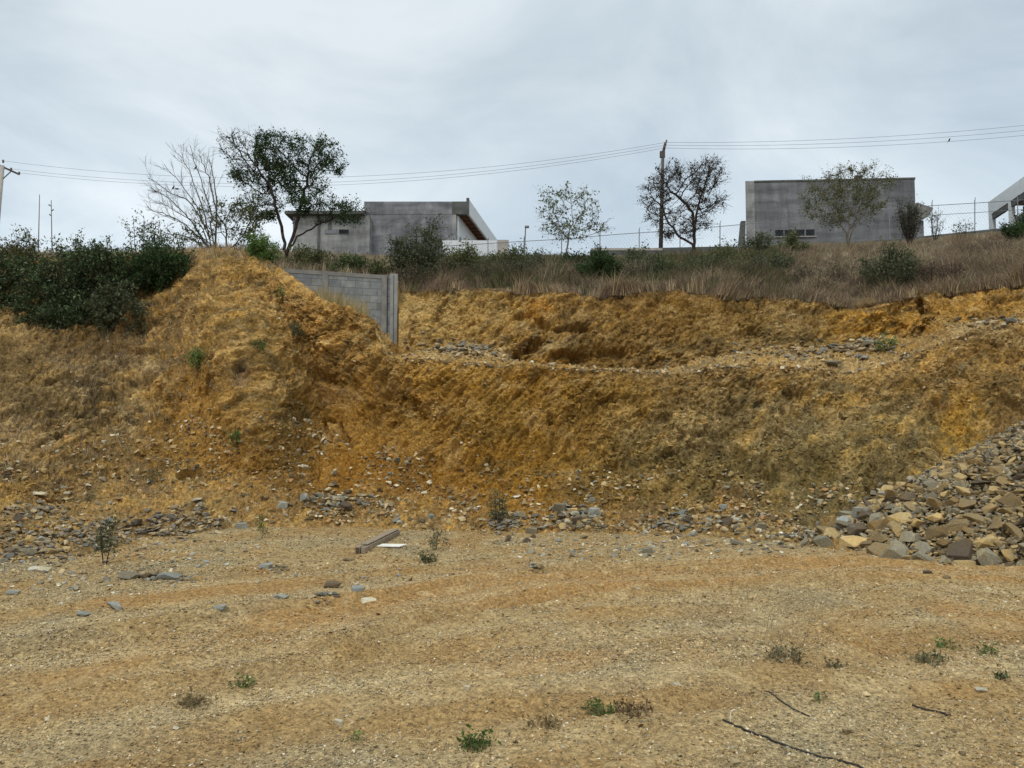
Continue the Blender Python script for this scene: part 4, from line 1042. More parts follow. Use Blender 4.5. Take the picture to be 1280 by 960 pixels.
# multi stem tree before the right building
Y0 = 34; base = terr(1060, Y0)
tree('shrubby_tree', 'broad many stemmed tree with fine olive leaves before the right grey building', 'tree', base,
     [blob(1030, 242, Y0, 30, 18), blob(1080, 240, Y0, 34, 16), blob(1060, 228, Y0, 46, 16), blob(1055, 262, Y0, 50, 20), blob(1100, 232, Y0, 22, 12)],
     620, 12500, .08, OL, M['bark_pale'], r_tip=.007, step=.24, twig=1300, twigl=.55, rmax=.07, spread=.16,
     seeds=[[P(1058, 290, Y0), P(1042, 268, Y0)], [P(1061, 285, Y0), P(1062, 262, Y0)], [P(1066, 285, Y0), P(1084, 262, Y0)]], lmask=lambda q: rng.random(len(q)) < np.clip(.55 + perlin(q * 1.2), .05, 1))

def shrub(px, pyb, Y, wpx, hpx, n, lab, colr, leaf=.06, stems=14, group=None, cat='shrub', name='shrub', asp=.45, bark=None, on=None, droop=0., shape=1.0, pt=None, upright=0.0, trans='leaf', name2='foliage'):
    base = Vector(pt) if pt is not None else (terr(px, Y) if on is None else surf(px, pyb)[0])
    s = S(base.y); W_ = wpx * s / 2; H_ = hpx * s
    root = empty(name, base); tag(root, lab, cat, group); b0 = np.array(base)
    # stems fan out from the base, leaves cluster along them
    th = rng.uniform(0, 2 * np.pi, stems); rr = rng.random(stems) ** .6 * W_; hh = H_ * np.sqrt(np.clip(1 - (rr / W_) ** 2 * (1 - upright) * .85, .05, 1)) * rng.uniform(.7, 1.0, stems)
    tip = b0 + np.stack([np.cos(th) * rr, np.sin(th) * rr * .8, hh], -1); st = b0 + np.stack([np.cos(th) * rr * .15, np.sin(th) * rr * .15, 0 * rr - .05], -1)
    mid_ = st * .5 + tip * .5 + np.stack([np.cos(th) * rr * .2 * shape, np.sin(th) * rr * .2 * shape, hh * .06], -1)
    P0 = [st, mid_]; P1 = [mid_, tip]; r_ = np.full(stems, max(.004, H_ * .008))
    nt_ = stems * 7; k = rng.integers(0, stems, nt_); t_ = rng.uniform(.25, 1, (nt_, 1)); a_ = np.where(t_ < .5, st[k] + (mid_[k] - st[k]) * t_ * 2, mid_[k] + (tip[k] - mid_[k]) * (t_ * 2 - 1))
    dd = rng.normal(size=(nt_, 3)); dd[:, 2] = np.abs(dd[:, 2]) * .8 - droop; dd /= np.linalg.norm(dd, axis=1)[:, None]; e_ = a_ + dd * (W_ * .38 + H_ * .10) * rng.uniform(.4, 1, (nt_, 1))
    P0.append(a_); P1.append(e_); R0 = np.concatenate([r_, r_ * .75, np.full(nt_, r_[0] * .5)]); R1 = np.concatenate([r_ * .75, r_ * .4, np.full(nt_, r_[0] * .25)])
    segs_mesh('stems', np.concatenate(P0), np.concatenate(P1), R0, R1, bark or M['bark'], root, 3)
    if n:
        j = rng.integers(0, nt_, n); u = rng.random((n, 1)) ** .7; lp = a_[j] + (e_[j] - a_[j]) * u * 1.1 + rng.normal(0, leaf * .9, (n, 3))
        leaves_mesh(name2, lp, leaf, colr, M[trans], root, asp=asp, droop=droop)
    return root
# the dark thicket hanging over the left of the bank
def thicket(px, py, Y, rx, ry, n, lab, colr, leaf=.055, depth=.5):
    s = S(Y); c0 = P(px, py, Y); root = empty('thicket', Vector(c0) - Vector((0, 0, ry * s))); tag(root, lab, 'bush')
    m = n // 26; v_ = rng.normal(size=(m, 3)); v_ /= np.linalg.norm(v_, axis=1)[:, None]; v_ *= rng.random((m, 1)) ** .3
    v_ *= 1 + .5 * perlin(v_ * 2.3 + px)[:, None]
    c_ = c0 + v_ * np.array([rx * s, depth * rx * s, ry * s]); gap = perlin(c_ * 1.6 + 7) > -.2; c_ = c_[gap]; m = len(c_)
    # arching shoots, each carrying leaves
    d_ = c_ - (c0 + np.array([0, .5, .3])); d_ /= np.linalg.norm(d_, axis=1)[:, None]; d_ += rng.normal(0, .75, (m, 3)); d_[:, 2] += .25; d_ /= np.linalg.norm(d_, axis=1)[:, None]
    l_ = rng.uniform(.25, .75, (m, 1)); b_ = c_ + d_ * l_ * .5; e_ = b_ + (d_ * .6 + np.array([0, 0, -.35])) * l_ * .5
    segs_mesh('stems', np.concatenate([c_, b_]), np.concatenate([b_, e_]), np.full(2 * m, .005), np.full(2 * m, .003), M['bark'], root, 3)
    k = rng.integers(0, m, n); t_ = rng.random((n, 1)); lp = np.where(t_ < .5, c_[k] + (b_[k] - c_[k]) * t_ * 2, b_[k] + (e_[k] - b_[k]) * (t_ * 2 - 1)) + rng.normal(0, .05, (n, 3))
    leaves_mesh('foliage', lp, leaf * 1.15, colr, M['leaf'], root, asp=.42, droop=.1); return root
thicket(38, 378, 17.6, 62, 50, 26000, 'largest dark green thorny thicket drooping over the bank at the left edge', DK)
thicket(112, 348, 17.9, 46, 36, 17000, 'dark green thicket in the middle of the bank crest left of the spur', DK)
thicket(78, 398, 17.3, 40, 26, 8000, 'lowest dark green spray of thicket hanging down the left slope', DK)
thicket(198, 332, 18.0, 40, 20, 9000, 'dark thicket on the crest nearest the ochre spur', DG)
thicket(150, 388, 17.4, 26, 26, 4200, 'grey green straggling bush hanging below the thickets', GO)
thicket(10, 322, 18.6, 40, 16, 5000, 'brownish brush on the crest at the far left edge', [lin(112, 100, 66), lin(90, 88, 56)])
for px0, h0, lab in [(92, 38, 'wispy grey green bush sticking up from the left thickets'), (25, 44, 'sparse pale bush sticking up at the far left edge'), (178, 62, 'spiny upright shrub with knobbly branches on the crest left of the bare tree'), (205, 56, 'spiny shrub leaning right on the crest beside the bare tree')]:
    shrub(px0, 0, 18.9, 60, h0 + 20, 1100, lab, OL + DG, .06, 12, pt=P(px0, 345, 18.6))
for px0, t0, lab in [(47, 243, 'taller thin dead flower stalk at the far left above the thickets'), (64, 250, 'knobbed dead flower stalk right of the taller one')]:
    Y = 20.; q = [P(px0, 350, Y), P(px0 + 1, 310, Y), P(px0 + 2.5 if px0 < 50 else px0, t0, Y)]
    mb = MB(); mb.tube(q, [.02, .014, .008], 6)
    if px0 > 50:
        for yy, dx in [(262, 3), (256, -3), (268, -2)]:
            mb.tube([P(px0, yy + 2, Y), P(px0 + dx, yy, Y)], [.008, .02], 5)
    tag(mb.build('flower_stalk', M['bark_pale'], origin=q[0]), lab, 'plant stalk')
SH = [ # px, Y, width, height, leaves, label, colour, leaf, stems
 (325, 19.3, 46, 52, 6500, 'bright green round shrub on top of the ochre spur', BG, .05, 26),
 (530, 23.5, 64, 82, 5600, 'tall pointed olive shrub right of the block wall end', GO, .07, 26),
 (578, 24, 46, 50, 2600, 'smaller olive shrub next to the tall pointed one', OL, .07, 18),
 (498, 23, 40, 58, 2000, 'thin leafy shrub directly behind the block wall end', GO, .07, 14),
 (640, 26, 50, 40, 2300, 'leafy green shrub on the bank top left of the sparse tree', OL, .08, 16),
 (610, 28, 46, 26, 1500, 'low grey green shrub before the white wall', GO, .08, 14),
 (672, 27, 44, 28, 1700, 'low bush below the small lamp post', GO, .08, 14),
 (750, 22.4, 52, 52, 7500, 'dense dark green round bush overhanging the middle of the bank edge', DG, .06, 34),
 (715, 27, 50, 26, 1700, 'low green bush at the foot of the sparse tree', DG, .08, 14),
 (800, 26, 56, 34, 2300, 'grey green bush before the wooden pole foot', GO, .08, 18),
 (840, 24.5, 50, 26, 1700, 'low dark bush right of the wooden pole foot', OL, .07, 16),
 (905, 27, 60, 30, 2300, 'wide olive bush right of the dark twisted tree', OL, .08, 18),
 (950, 30, 44, 34, 1700, 'olive bush at the left corner of the right grey building', GO, .09, 14),
 (965, 25, 60, 28, 2000, 'low brownish olive bush below the building windows', GO, .07, 16),
 (990, 33, 50, 26, 1700, 'thin bush partly hiding the building windows', OL, .09, 14),
 (1112, 20.9, 68, 62, 9000, 'large rounded grey green bush on the bank edge at right', GO, .055, 40),
 (1268, 30, 30, 26, 1500, 'green bush before the far right white building', DG, .08, 12),
 (386, 23.5, 60, 26, 1900, 'leafy weeds along the left half of the block wall top', OL, .07, 14),
 (440, 23.2, 70, 24, 2400, 'low bright weeds above the middle of the block wall', DG + OL, .07, 18),
 (478, 23, 44, 20, 1200, 'low weeds by the right pilaster of the block wall top', OL, .07, 12),
 (1205, 38, 40, 26, 300, 'small thin shrub behind the fence right of the canopy', GO, .09, 10),
 (1168, 40, 34, 44, 260, 'wispy bare shrub at the fence beside the canopy', GO, .08, 12)]
TW = [lin(112, 100, 84), lin(96, 92, 72), lin(84, 88, 62)]
SH += [(516, 21.8, 40, 44, 900, 'brownish twiggy shrub hard against the block wall end post', TW, .05, 26),
 (552, 22.2, 50, 40, 1500, 'brown green brush in front of the tall pointed olive shrub', TW + OL, .05, 30),
 (604, 22.4, 44, 30, 900, 'low twiggy brown brush on the bank lip below the white wall', TW, .05, 24),
 (648, 22.6, 56, 34, 1300, 'tangled grey brown brush on the lip before the leafy green shrub', TW + GO, .05, 28),
 (695, 23, 40, 30, 900, 'twiggy olive brush on the lip left of the dense dark bush', OL, .05, 22),
 (788, 22.6, 46, 30, 900, 'dry grey shrub on the lip just right of the dense dark bush', TW, .05, 26),
 (822, 23.2, 60, 38, 2200, 'dark olive mound of brush below the wooden pole', GO + DG, .055, 30),
 (868, 23.6, 54, 34, 1500, 'olive brush below the dark twisted tree', OL + GO, .055, 26),
 (918, 23, 58, 36, 1500, 'mixed olive brown brush below the left corner of the right building', TW + OL, .055, 28),
 (1006, 23, 60, 30, 1000, 'dry brown brush below the right part of the building windows', TW, .05, 28),
 (1052, 24, 50, 26, 800, 'low brown brush below the many stemmed tree', TW, .05, 22),
 (1163, 19.9, 40, 34, 500, 'bare dark twigs hanging beside the notch in the upper face', [lin(96, 78, 64)], .04, 34),
 (1205, 22, 60, 26, 700, 'tangled brown brush on the slope right of the notch', [lin(128, 108, 92), lin(110, 92, 78)], .05, 34),
 (1255, 21, 50, 24, 600, 'reddish brown brush on the slope near the right edge', [lin(134, 108, 88)], .05, 30)]
RB = [lin(138, 112, 94), lin(120, 98, 82)]
SH += [(1120, 23, 70, 24, 900, 'grey brown tangle of brush between the large rounded bush and the building', RB, .05, 44),
 (1190, 20.2, 62, 30, 700, 'reddish brown tangle of vines spilling over the bank above the notch', RB, .045, 60),
 (1232, 24, 80, 30, 900, 'broad reddish brown tangle of dead vines high on the right slope', RB, .045, 60),
 (1272, 19.5, 60, 26, 600, 'dead brown brush low on the slope at the right edge', RB, .045, 44),
 (1080, 22.2, 46, 24, 700, 'dull brown brush just left of the large rounded bush', RB, .05, 34),
 (1025, 22, 54, 22, 700, 'low tangled straw coloured brush on the lip right of centre', [lin(150, 132, 104)], .045, 36),
 (680, 25, 46, 34, 2000, 'leafy grey green bush left of the dense dark bush on the lip', GO, .07, 20),
 (590, 26, 60, 34, 2400, 'leafy olive bush below the right part of the white wall', OL, .075, 20),
 (775, 25, 50, 28, 1500, 'soft olive bush between the dense dark bush and the pole', OL + GO, .07, 18),
 (885, 25.5, 60, 30, 1900, 'dusty green bush on the bank top right of the dark twisted tree foot', GO + OL, .07, 20)]
for px0, Y, w0, h0, n, lab, c_, lf, stn in SH:
    shrub(px0, 0, Y, w0, h0, n, lab, c_, lf, stn, pt=P(325, 341, 18.25) if px0 == 325 else None)
shrub(1137, 0, 36, 36, 60, 1500, 'dense dark brush clump with upright stems at the right end of the grey building', [lin(98, 98, 82), lin(86, 88, 74)], .09, 40, upright=.8)
shrub(1285, 0, 33, 40, 40, 1200, 'green shrub cut by the right edge at the white building', DG, .08, 14)
# small plants on the face and in the yard
PL = [ (257,462,26,26,420,'bright green plant clinging to the spur face',BG,.05,8), (312,436,18,16,200,'small green plant high on the spur face',BG,.045,6),
 (354,424,24,24,320,'grey green plant on the spur right of centre',GO,.045,9),(297,556,20,18,200,'small green plant low on the spur face',BG,.045,6),
 (342,372,14,16,130,'small yellow green plant below the round shrub',BG,.04,6),(1108,440,22,26,380,'light green plant on the bench at right beside the rockfall',BG,.045,8),
 (948,385,16,16,170,'small grey green tuft under the bank edge right of centre',GO,.04,7),(221,402,10,10,80,'tiny dark tuft on the spur left slope',DK,.04,5),
 (193,606,22,16,160,'small grey green plant at the foot of the left slope',GO,.04,6),(131,702,34,66,560,'slender grey green sapling before the left rubble berm',GO,.035,5),
 (328,672,18,38,170,'thin green seedling left of the timber beam',BG,.03,4),(545,686,22,40,260,'thin grey green seedling right of the timber beam',GO,.03,5),
 (622,655,38,46,520,'grey green shrub among stones at the bank foot in the centre',GO,.04,10),(532,698,36,12,240,'low dark creeping weed right of the timber beam',OL,.03,10),
 (598,922,38,15,420,'small bright green grass tuft in the middle foreground',BG,.025,16),(240,870,46,9,130,'dark dry tuft in the left foreground',[lin(124,108,78)],.03,22),
 (304,850,30,12,160,'flat green weed in the left foreground',BG,.025,10),(752,882,50,14,420,'flat green weed beside dark litter in the centre foreground',BG,.022,14),
 (790,888,64,7,220,'dark brown litter clump right of the flat green weed',[lin(100,78,56),lin(120,98,72)],.03,18),(675,901,46,6,160,'low brownish tuft in the centre foreground',[lin(118,100,70)],.025,16),
 (981,822,54,11,260,'dark grey matted tuft in the right foreground',[lin(110,104,78)],.025,24),(1043,827,28,10,140,'smaller matted tuft right of the dark grey one',[lin(96,94,70)],.022,12),
 (1160,822,44,12,260,'low grey green weed in the right foreground',GO,.025,14),(1183,810,26,10,140,'green weed behind the low grey green one at right',BG,.025,8),
 (1238,815,24,10,110,'small green weed near the right edge',BG,.025,8),(1028,870,18,8,90,'tiny green weed near the short cable',BG,.02,6),
 (1250,843,16,12,90,'small dark upright weed near the right edge',DK,.025,6),(445,917,22,7,110,'tiny green weed by the white pebble in the left foreground',BG,.02,8)]
for px0, py0, w0, h0, n, lab, c_, lf, stn in PL:
    q, nn = surf(px0, py0); shrub(px0, py0, 0, w0, h0, n, lab, c_, lf, stn, on=1, bark=M['dry_stem'] if py0 > 780 else None, name='weed' if h0 < 30 else 'sapling', cat='plant', pt=q)
# litter line at the right foreground
q = [gp(*a_) for a_ in ((1141, 873), (1150, 875), (1162, 877), (1188, 884))]
ground_line('root', [(1141,873),(1155,876),(1170,878),(1188,884)], .006, M['bark'], 'short dark root lying on gravel in the right foreground', 'root', 5)

# ---- dry grass on the bank top: countless blades
def blades(root_p, n_rng, height, spreadf, cols, name, lab, lean=.5, wid=.010, cat='grass'):
    m = len(root_p); k = rng.integers(n_rng[0], n_rng[1], m); idx_ = np.repeat(np.arange(m), k); n = len(idx_)
    hh = (np.asarray(height) * rng.uniform(.4, 1.2, m))[idx_] * rng.uniform(.5, 1.1, n); th = rng.uniform(0, 2 * np.pi, n); ou = rng.random(n) * spreadf
    b = root_p[idx_] + np.stack([np.cos(th) * ou * .5, np.sin(th) * ou * .5, np.full(n, -.03)], -1)
    bend = (lean * rng.uniform(.1, 1, n) * hh); wv = (.45 * perlin(root_p * .8)[idx_] * hh)
    tip = b + np.stack([np.cos(th) * bend + wv * 2, np.sin(th) * bend, hh], -1); md = b * .45 + tip * .55 + np.stack([-np.cos(th) * bend * .25, -np.sin(th) * bend * .25, hh * .12], -1)
    sd_ = np.stack([-np.sin(th), np.cos(th), 0 * th], -1); sd_ = sd_ * .5 + np.array([.85, 0, 0]); w_ = (wid * rng.uniform(.6, 1.4, n))[:, None]
    V = np.stack([b - sd_ * w_ * .5, b + sd_ * w_ * .5, md + sd_ * w_ * .4, md - sd_ * w_ * .4, tip + sd_ * w_ * .1, tip - sd_ * w_ * .1], 1).reshape(-1, 3); cm = np.array(cols)
    F_ = (np.arange(n)[:, None, None] * 6 + np.array([[0, 1, 2, 3], [3, 2, 4, 5]])[None]).reshape(-1, 4)
    cidx = (rng.integers(0, len(cm), m))[idx_]; c_ = cm[cidx] * rng.uniform(.7, 1.3, (n, 1))
    o = link(name, raw_mesh(name, V, F_, np.repeat(c_, 6, 0)), M['grass']); tag(o, lab, cat, kind='stuff'); return o
pn2 = fbm(W * [0.35, .35, .35] + 50, 3)
area = (z_ > 5.97) & (z_ < 7.35) & (fx > 505) & (fx < 1310)
DRY = [lin(150, 128, 106), lin(134, 114, 98), lin(176, 156, 124), lin(112, 98, 88), lin(134, 126, 96), lin(192, 174, 142)]
wg = area * np.where(z_ < 6.5, 1., .6) * np.clip(.65 + pn2, .1, 1) * np.interp(fx, [505, 700, 720, 980, 1010], [.25, .35, .6, .6, 1])
gi = sample(wg * np.clip(.3 + 1.9 * fbm(W * 1.1 + 77, 2), .02, 1), 8000)
hgt = np.where(z_ < 6.6, .44, .28) * np.clip(.75 + 1.0 * pn2 + .9 * perlin(W * 1.9 + 8), .22, 1.6)
blades(gz[gi], (12, 24), hgt[gi], .4, DRY, 'dry_grass', 'dry brown grass thick along the top of the bank', 1.1, .009)
wg = ((z_ > 5.96) & (z_ < 6.12) & (fx > 505) & (fx < 1310)) * 1.
gi = sample(wg * np.clip(.1 + 1.6 * fbm(W * .9 + 12, 2), 0, 1), 900); blades(gz[gi], (8, 18), .30, .25, DRY, 'dry_grass', 'fringe of dry grass right on the lip of the bank', .8)
wg = ((z_ > 6.0) & (z_ < 7.3) & (fx > 505) & (fx < 980)) * np.clip(.5 - pn2, 0, 1)
gi = sample(wg, 4500); blades(gz[gi], (8, 15), .45, .35, [lin(92, 94, 64), lin(104, 102, 76), lin(84, 82, 58), lin(112, 98, 76), lin(120, 104, 84)], 'green_grass', 'greyish green weeds mixed into the dry grass of the bank top', .6, .018)
wg = ((z_ > 2.96) & (z_ < 4.5) & (fx > -40) & (fx < 345)) * 1.
gi = sample(wg, 550); blades(gz[gi], (5, 12), .2, .2, DRY + [lin(150, 130, 80)], 'dry_grass', 'short dry grass along the crest of the left slope')
wg = ((z_ > 1.9) & (z_ < 2.3) & (fx > -40) & (fx < 210)) * np.clip(.4 + pn, 0, 1)
gi = sample(wg, 260); blades(gz[gi], (3, 7), .22, .3, DRY, 'dry_grass', 'dry grass at the foot of the left slope', .6, .008)
wg = ((z_ > 2.3) & (z_ < 2.8) & (fx > -40) & (fx < 300)) * np.clip(.2 + pn, 0, 1)
gi = sample(wg, 900); blades(gz[gi], (4, 9), .15, .15, DRY + [lin(160, 140, 100)] * 3, 'dry_grass', 'thin dry grass scattered over the left slope', .8, .006)
wg = ((z_ > 3.0) & (z_ < 3.9) & (fx > 395) & (fx < 462)) * 1.
gi = sample(wg, 170); blades(gz[gi], (8, 14), .40, .2, [lin(176, 160, 118), lin(158, 142, 104)], 'dry_grass', 'pale dry grass at the foot of the block wall', .5, .008)
wg = ((z_ > 6.05) & (z_ < 7.8) & (fx > -40) & (fx < 500)) * 1.
gi = sample(wg, 1100); blades(gz[gi], (8, 14), .34, .3, DRY + [lin(92, 96, 68)], 'dry_grass', 'grass on the plateau behind the thickets and the block wall')
yy = rng.uniform(5.0, 8.5, 60); xx = 0.335 * yy + rng.normal(0, .25, 60)
gp3 = np.stack([xx, yy, gh(xx, yy)], -1)
blades(gp3, (2, 4), .28, .12, [lin(180, 164, 130), lin(160, 142, 108)], 'dry_grass', 'thin pale standing grass stalks in the right middle of the yard', .5, .003)
xx = rng.uniform(-6, 6, 420); yy = rng.uniform(3.6, 12, 420); gp3 = np.stack([xx, yy, gh(xx, yy)], -1)
blades(gp3, (3, 8), .05, .08, DRY + [lin(96, 104, 66)], 'dry_grass', 'sparse short dry tufts dotted over the yard gravel', .9, .004)

# ------------------------------------------------------------------ block retaining wall
def zwall(px): return float(np.interp(px, [250, 345, 503], [5.90, 5.84, 5.72]))
w0 = P(322, 335, float(wallY(322))); w1 = P(497, 345, 20.97)
ax = Vector((w1[0] - w0[0], w1[1] - w0[1], 0)); wl = ax.length; ang = math.atan2(ax.y, ax.x)
t = empty('block_wall', (w0[0], w0[1], 2.6), ang); tag(t, 'grey concrete block retaining wall with concrete posts above the ochre spur', 'wall')
zt0 = ZY(333.5, float(wallY(322))) - 2.6; zt1 = ZY(345, 20.97) - 2.6
mb = MB(); mb.add([(0, 0, 0), (wl - .20, 0, 0), (wl - .20, .15, 0), (0, .15, 0), (0, 0, zt0 - .1), (wl - .20, 0, zt1 - .1), (wl - .20, .15, zt1 - .1), (0, .15, zt0 - .1)],
                 [(0,3,2,1),(4,5,6,7),(0,1,5,4),(1,2,6,5),(2,3,7,6),(3,0,4,7)]); mb.build('masonry', M['blocks'], t)
mb = MB(); mb.add([(0, -.012, zt0 - .1), (wl - .2, -.012, zt1 - .1), (wl - .2, .162, zt1 - .1), (0, .162, zt0 - .1), (0, -.012, zt0), (wl - .2, -.012, zt1), (wl - .2, .162, zt1), (0, .162, zt0)],
                 [(0,3,2,1),(4,5,6,7),(0,1,5,4),(1,2,6,5),(2,3,7,6),(3,0,4,7)]); mb.build('coping', M['concrete'], t)
for xx_, mt in ((wl * .47, M['concrete']), (wl - .36, M['concrete'])):
    zt = zt0 + (zt1 - zt0) * xx_ / wl; mb = MB(); mb.box(xx_ - .07, -.02, 0, xx_ + .07, .168, zt + .004); mb.build('pilaster', mt, t)
mb = MB(); mb.box(wl - .20, -.03, -.2, wl, .22, zt1 + .05); mb.build('end_post', M['post_grey'], t, bevel=.006)
mb = MB(); mb.box(wl - .112, -.036, 0, wl - .10, -.029, zt1); mb.box(wl - .27, -.034, 0, wl - .262, -.0, zt1); mb.build('joint', M['dark'], t)

# ------------------------------------------------------------------ buildings beyond the bank
def zb(py, Y): return ZY(py, Y)
# left grey building with deep roof edge
Y = 50.; XR = XP(572, zb(290, Y), Y); XL = XP(455, zb(280, Y), Y); zt = zb(252, Y); zl = zb(268, Y); zbot = zb(345, Y)
t = empty('grey_building', (XL, Y, zbot)); tag(t, 'stained grey building with a deep white roof edge and wooden soffit behind the left bank', 'building')
SK = [0, 0]
def PB(mb, name, mat, parent, **k):
    mb.v = [(a_ + SK[0] * (b_ - SK[1]), b_, c_) for a_, b_, c_ in mb.v]
    mb.v = [tuple(Vector(v_) - parent.location) for v_ in mb.v]; return mb.build(name, mat, parent, **k)
SK[:] = [.15, Y]
mb = MB(); mb.box(XL, Y, zbot, XR - .12, Y + 14, zl); PB(mb, 'facade', M['plaster'], t)
mb = MB(); mb.box(XR - .12, Y + .25, zbot, XR + .02, Y + 14, zl - .02); PB(mb, 'side_wall', M['white'], t)
mb = MB(); mb.box(XR - .35, Y - .02, zbot, XR - .10, Y + .25, zl); PB(mb, 'corner_post', M['plaster_pale'], t)
XO = XP(586, zt, Y)
mb = MB(); mb.box(XL, Y - .02, zl, XR - .35, Y + 14, zt); PB(mb, 'parapet', M['plaster'], t)
mb = MB(); mb.box(XR - .35, Y - .04, zl + .002, XO - .10, Y + .3, zt - .002); PB(mb, 'beam_end', M['concrete_dark'], t)
mb = MB(); mb.box(XR - .35, Y + .3, zt - .3, XO - .1, Y + 14, zt - .05); PB(mb, 'roof_slab', M['concrete'], t)
mb = MB(); mb.box(XR + .02, Y + .3, zl + .02, XO - .1, Y + 14, zl + .12)
for k in range(14): mb.box(XR + .03, Y + .6 + k * .95, zl - .06, XO - .11, Y + .72 + k * .95, zl + .02)
PB(mb, 'soffit', M['wood_soffit'], t)
mb = MB(); mb.box(XO - .10, Y - .05, zl - .02, XO + .04, Y + 14, zt + .12); PB(mb, 'roof_edge', M['white'], t)
mb = MB(); mb.box(XO - .14, Y - .09, zl - .02, XO + .045, Y - .052, zt + .22); PB(mb, 'edge_cap', M['concrete_dark'], t)
SK[:] = [0, 0]
# lower left wing
Yw = 49.2; x0 = XP(366, 14, Yw); zt2 = zb(266, Yw); x1 = XP(462, 14, Yw)
mb = MB(); mb.box(x0, Yw, zbot, x1, Yw + 8, zt2 - .2); PB(mb, 'wing_wall', M['plaster_pale'], t)
mb = MB(); mb.box(x0 - .4, Yw - .5, zt2 - .2, x1 - .3, Yw + 8, zt2); PB(mb, 'wing_roof', M['concrete_dark'], t)
for a_, b_, m_ in ((407, 421, M['metal']), (424, 435.5, M['glass'])):
    xa, xb = XP(a_, 14, Yw), XP(b_, 14, Yw); za, zc = zb(292, Yw), zb(287.5, Yw)
    mb = MB(); mb.box(xa - .04, Yw - .03, za - .04, xb + .04, Yw + .02, zc + .04); fr = PB(mb, 'window', M['frame'] if m_ is M['metal'] else M['concrete_dark'], t)
    mb = MB(); mb.box(xa, Yw - .04, za, xb, Yw - .032, zc); mb.v = [tuple(Vector(v_) - t.location) for v_ in mb.v]; mb.build('pane', m_, fr)
mb = MB(); mb.box(XP(410, 14, Yw), Yw - .06, zb(287, Yw), XP(414, 14, Yw), Yw - .001, zt2 - .2); mb.box(XP(397, 14, Yw), Yw - .05, zbot, XP(400, 14, Yw), Yw - .001, zt2 - .2); PB(mb, 'wall_rib', M['concrete_dark'], t)
# white yard wall in front of it
Yw = 48.0
mb = MB(); mb.box(XP(553, 13, Yw), Yw, zb(345, Yw), XP(621, 13, Yw), Yw + .2, zb(300.5, Yw)); o = mb.build('white_wall', M['white']); tag(o, 'white painted yard wall before the roof overhang of the left grey building', 'wall')
mb = MB(); mb.box(XP(622, 13, Yw), Yw + .05, zb(345, Yw), XP(636, 13, Yw), Yw + .3, zb(299.5, Yw)); o = mb.build('wall_pier', M['concrete_pale']); tag(o, 'short pale grey pier closing the right end of the white yard wall', 'pier')
mb = MB(); mb.box(XP(425, 13, Yw), Yw, zb(345, Yw), XP(550, 13, Yw), Yw + .2, zb(320.5, Yw)); o = mb.build('mint_wall', M['mint']); tag(o, 'low mint white wall at the foot of the left grey building', 'wall')
# small lamp post
Yl = 44.; q = terr(655, Yl); top = P(657, 284, Yl)
t = empty('lamp_post', q); tag(t, 'thin grey lamp post with a small head right of the white wall', 'lamp post')
mb = MB(); mb.tube([q - Vector((0, 0, .3)), Vector(top)], .035, 6); PB(mb, 'pole', M['metal'], t)
mb = MB(); T = Vector(top); mb.box(T.x - .05, T.y - .08, T.z - .04, T.x + .20, T.y + .08, T.z + .08); PB(mb, 'lamp_head', M['metal'], t, bevel=.02)

# right grey building
Y = 58.; x0 = XP(933, 15, Y); x1 = XP(1146, 15, Y + -.8)
zt = zb(226.5, Y); zbo = zb(325, Y)
t = empty('grey_building', ((x0 + x1) / 2, Y, zbo)); tag(t, 'windowed dark grey box building with a pale left corner behind the right bank', 'building')
xc = XP(944, 15, Y)
rzb = -.8 / (x1 - x0)
def sh(mb, f=1):
    mb.v = [(a_ + .33 * max(0, b_ - Y), b_ + (a_ - x0) * rzb, c_) for a_, b_, c_ in mb.v]; return mb
mb = MB(); mb.box(xc, Y, zbo, x1, Y + 11, zt - .10); PB(sh(mb), 'facade', M['plaster2'], t)
mb = MB(); mb.box(x0, Y - .03, zbo, xc - .001, Y + 11, zt); PB(sh(mb), 'corner_pier', M['plaster_pale'], t)
mb = MB(); mb.box(xc, Y - .05, zt - .10, x1 + .04, Y + 11, zt + .02); PB(sh(mb), 'roof_edge', M['concrete_dark'], t)
mb = MB(); xv = XP(1073, 17, Y); mb.box(xv - .22, Y + 1, zt + .02, xv + .22, Y + 1.5, zt + .5); mb.box(xv - .3, Y + .9, zt + .5, xv + .3, Y + 1.6, zt + .58); PB(sh(mb), 'roof_vent', M['concrete_dark'], t)
for a_, b_, mid_m in ((968.5, 990.5, 0), (994, 1016.5, 1)):
    xa, xb = XP(a_, 15, Y), XP(b_, 15, Y); za, zc = zb(296, Y), zb(288.3, Y)
    mb = MB(); e1 = .05
    mb.box(xa - e1, Y - .05, zc, xb + e1, Y - .001, zc + e1); mb.box(xa - e1, Y - .05, za - e1, xb + e1, Y - .001, za); mb.box(xa - e1, Y - .05, za, xa, Y - .001, zc); mb.box(xb, Y - .05, za, xb + e1, Y - .001, zc)
    if mid_m: xm = XP(1005, 15, Y); mb.box(xm - .05, Y - .05, za, xm + .05, Y - .001, zc)
    fr = PB(sh(mb), 'window', M['frame'], t)
    mb = MB(); mb.box(xa, Y - .02, za, xb, Y - .006, zc); sh(mb); mb.v = [tuple(Vector(v_) - t.location) for v_ in mb.v]; mb.build('pane', M['glass'], fr)
    mb = MB(); mb.box(xa - .1, Y - .12, za - .1, xb + .1, Y - .002, za - e1 - .001); sh(mb); mb.v = [tuple(Vector(v_) - t.location) for v_ in mb.v]; mb.build('sill', M['concrete_pale'], fr)
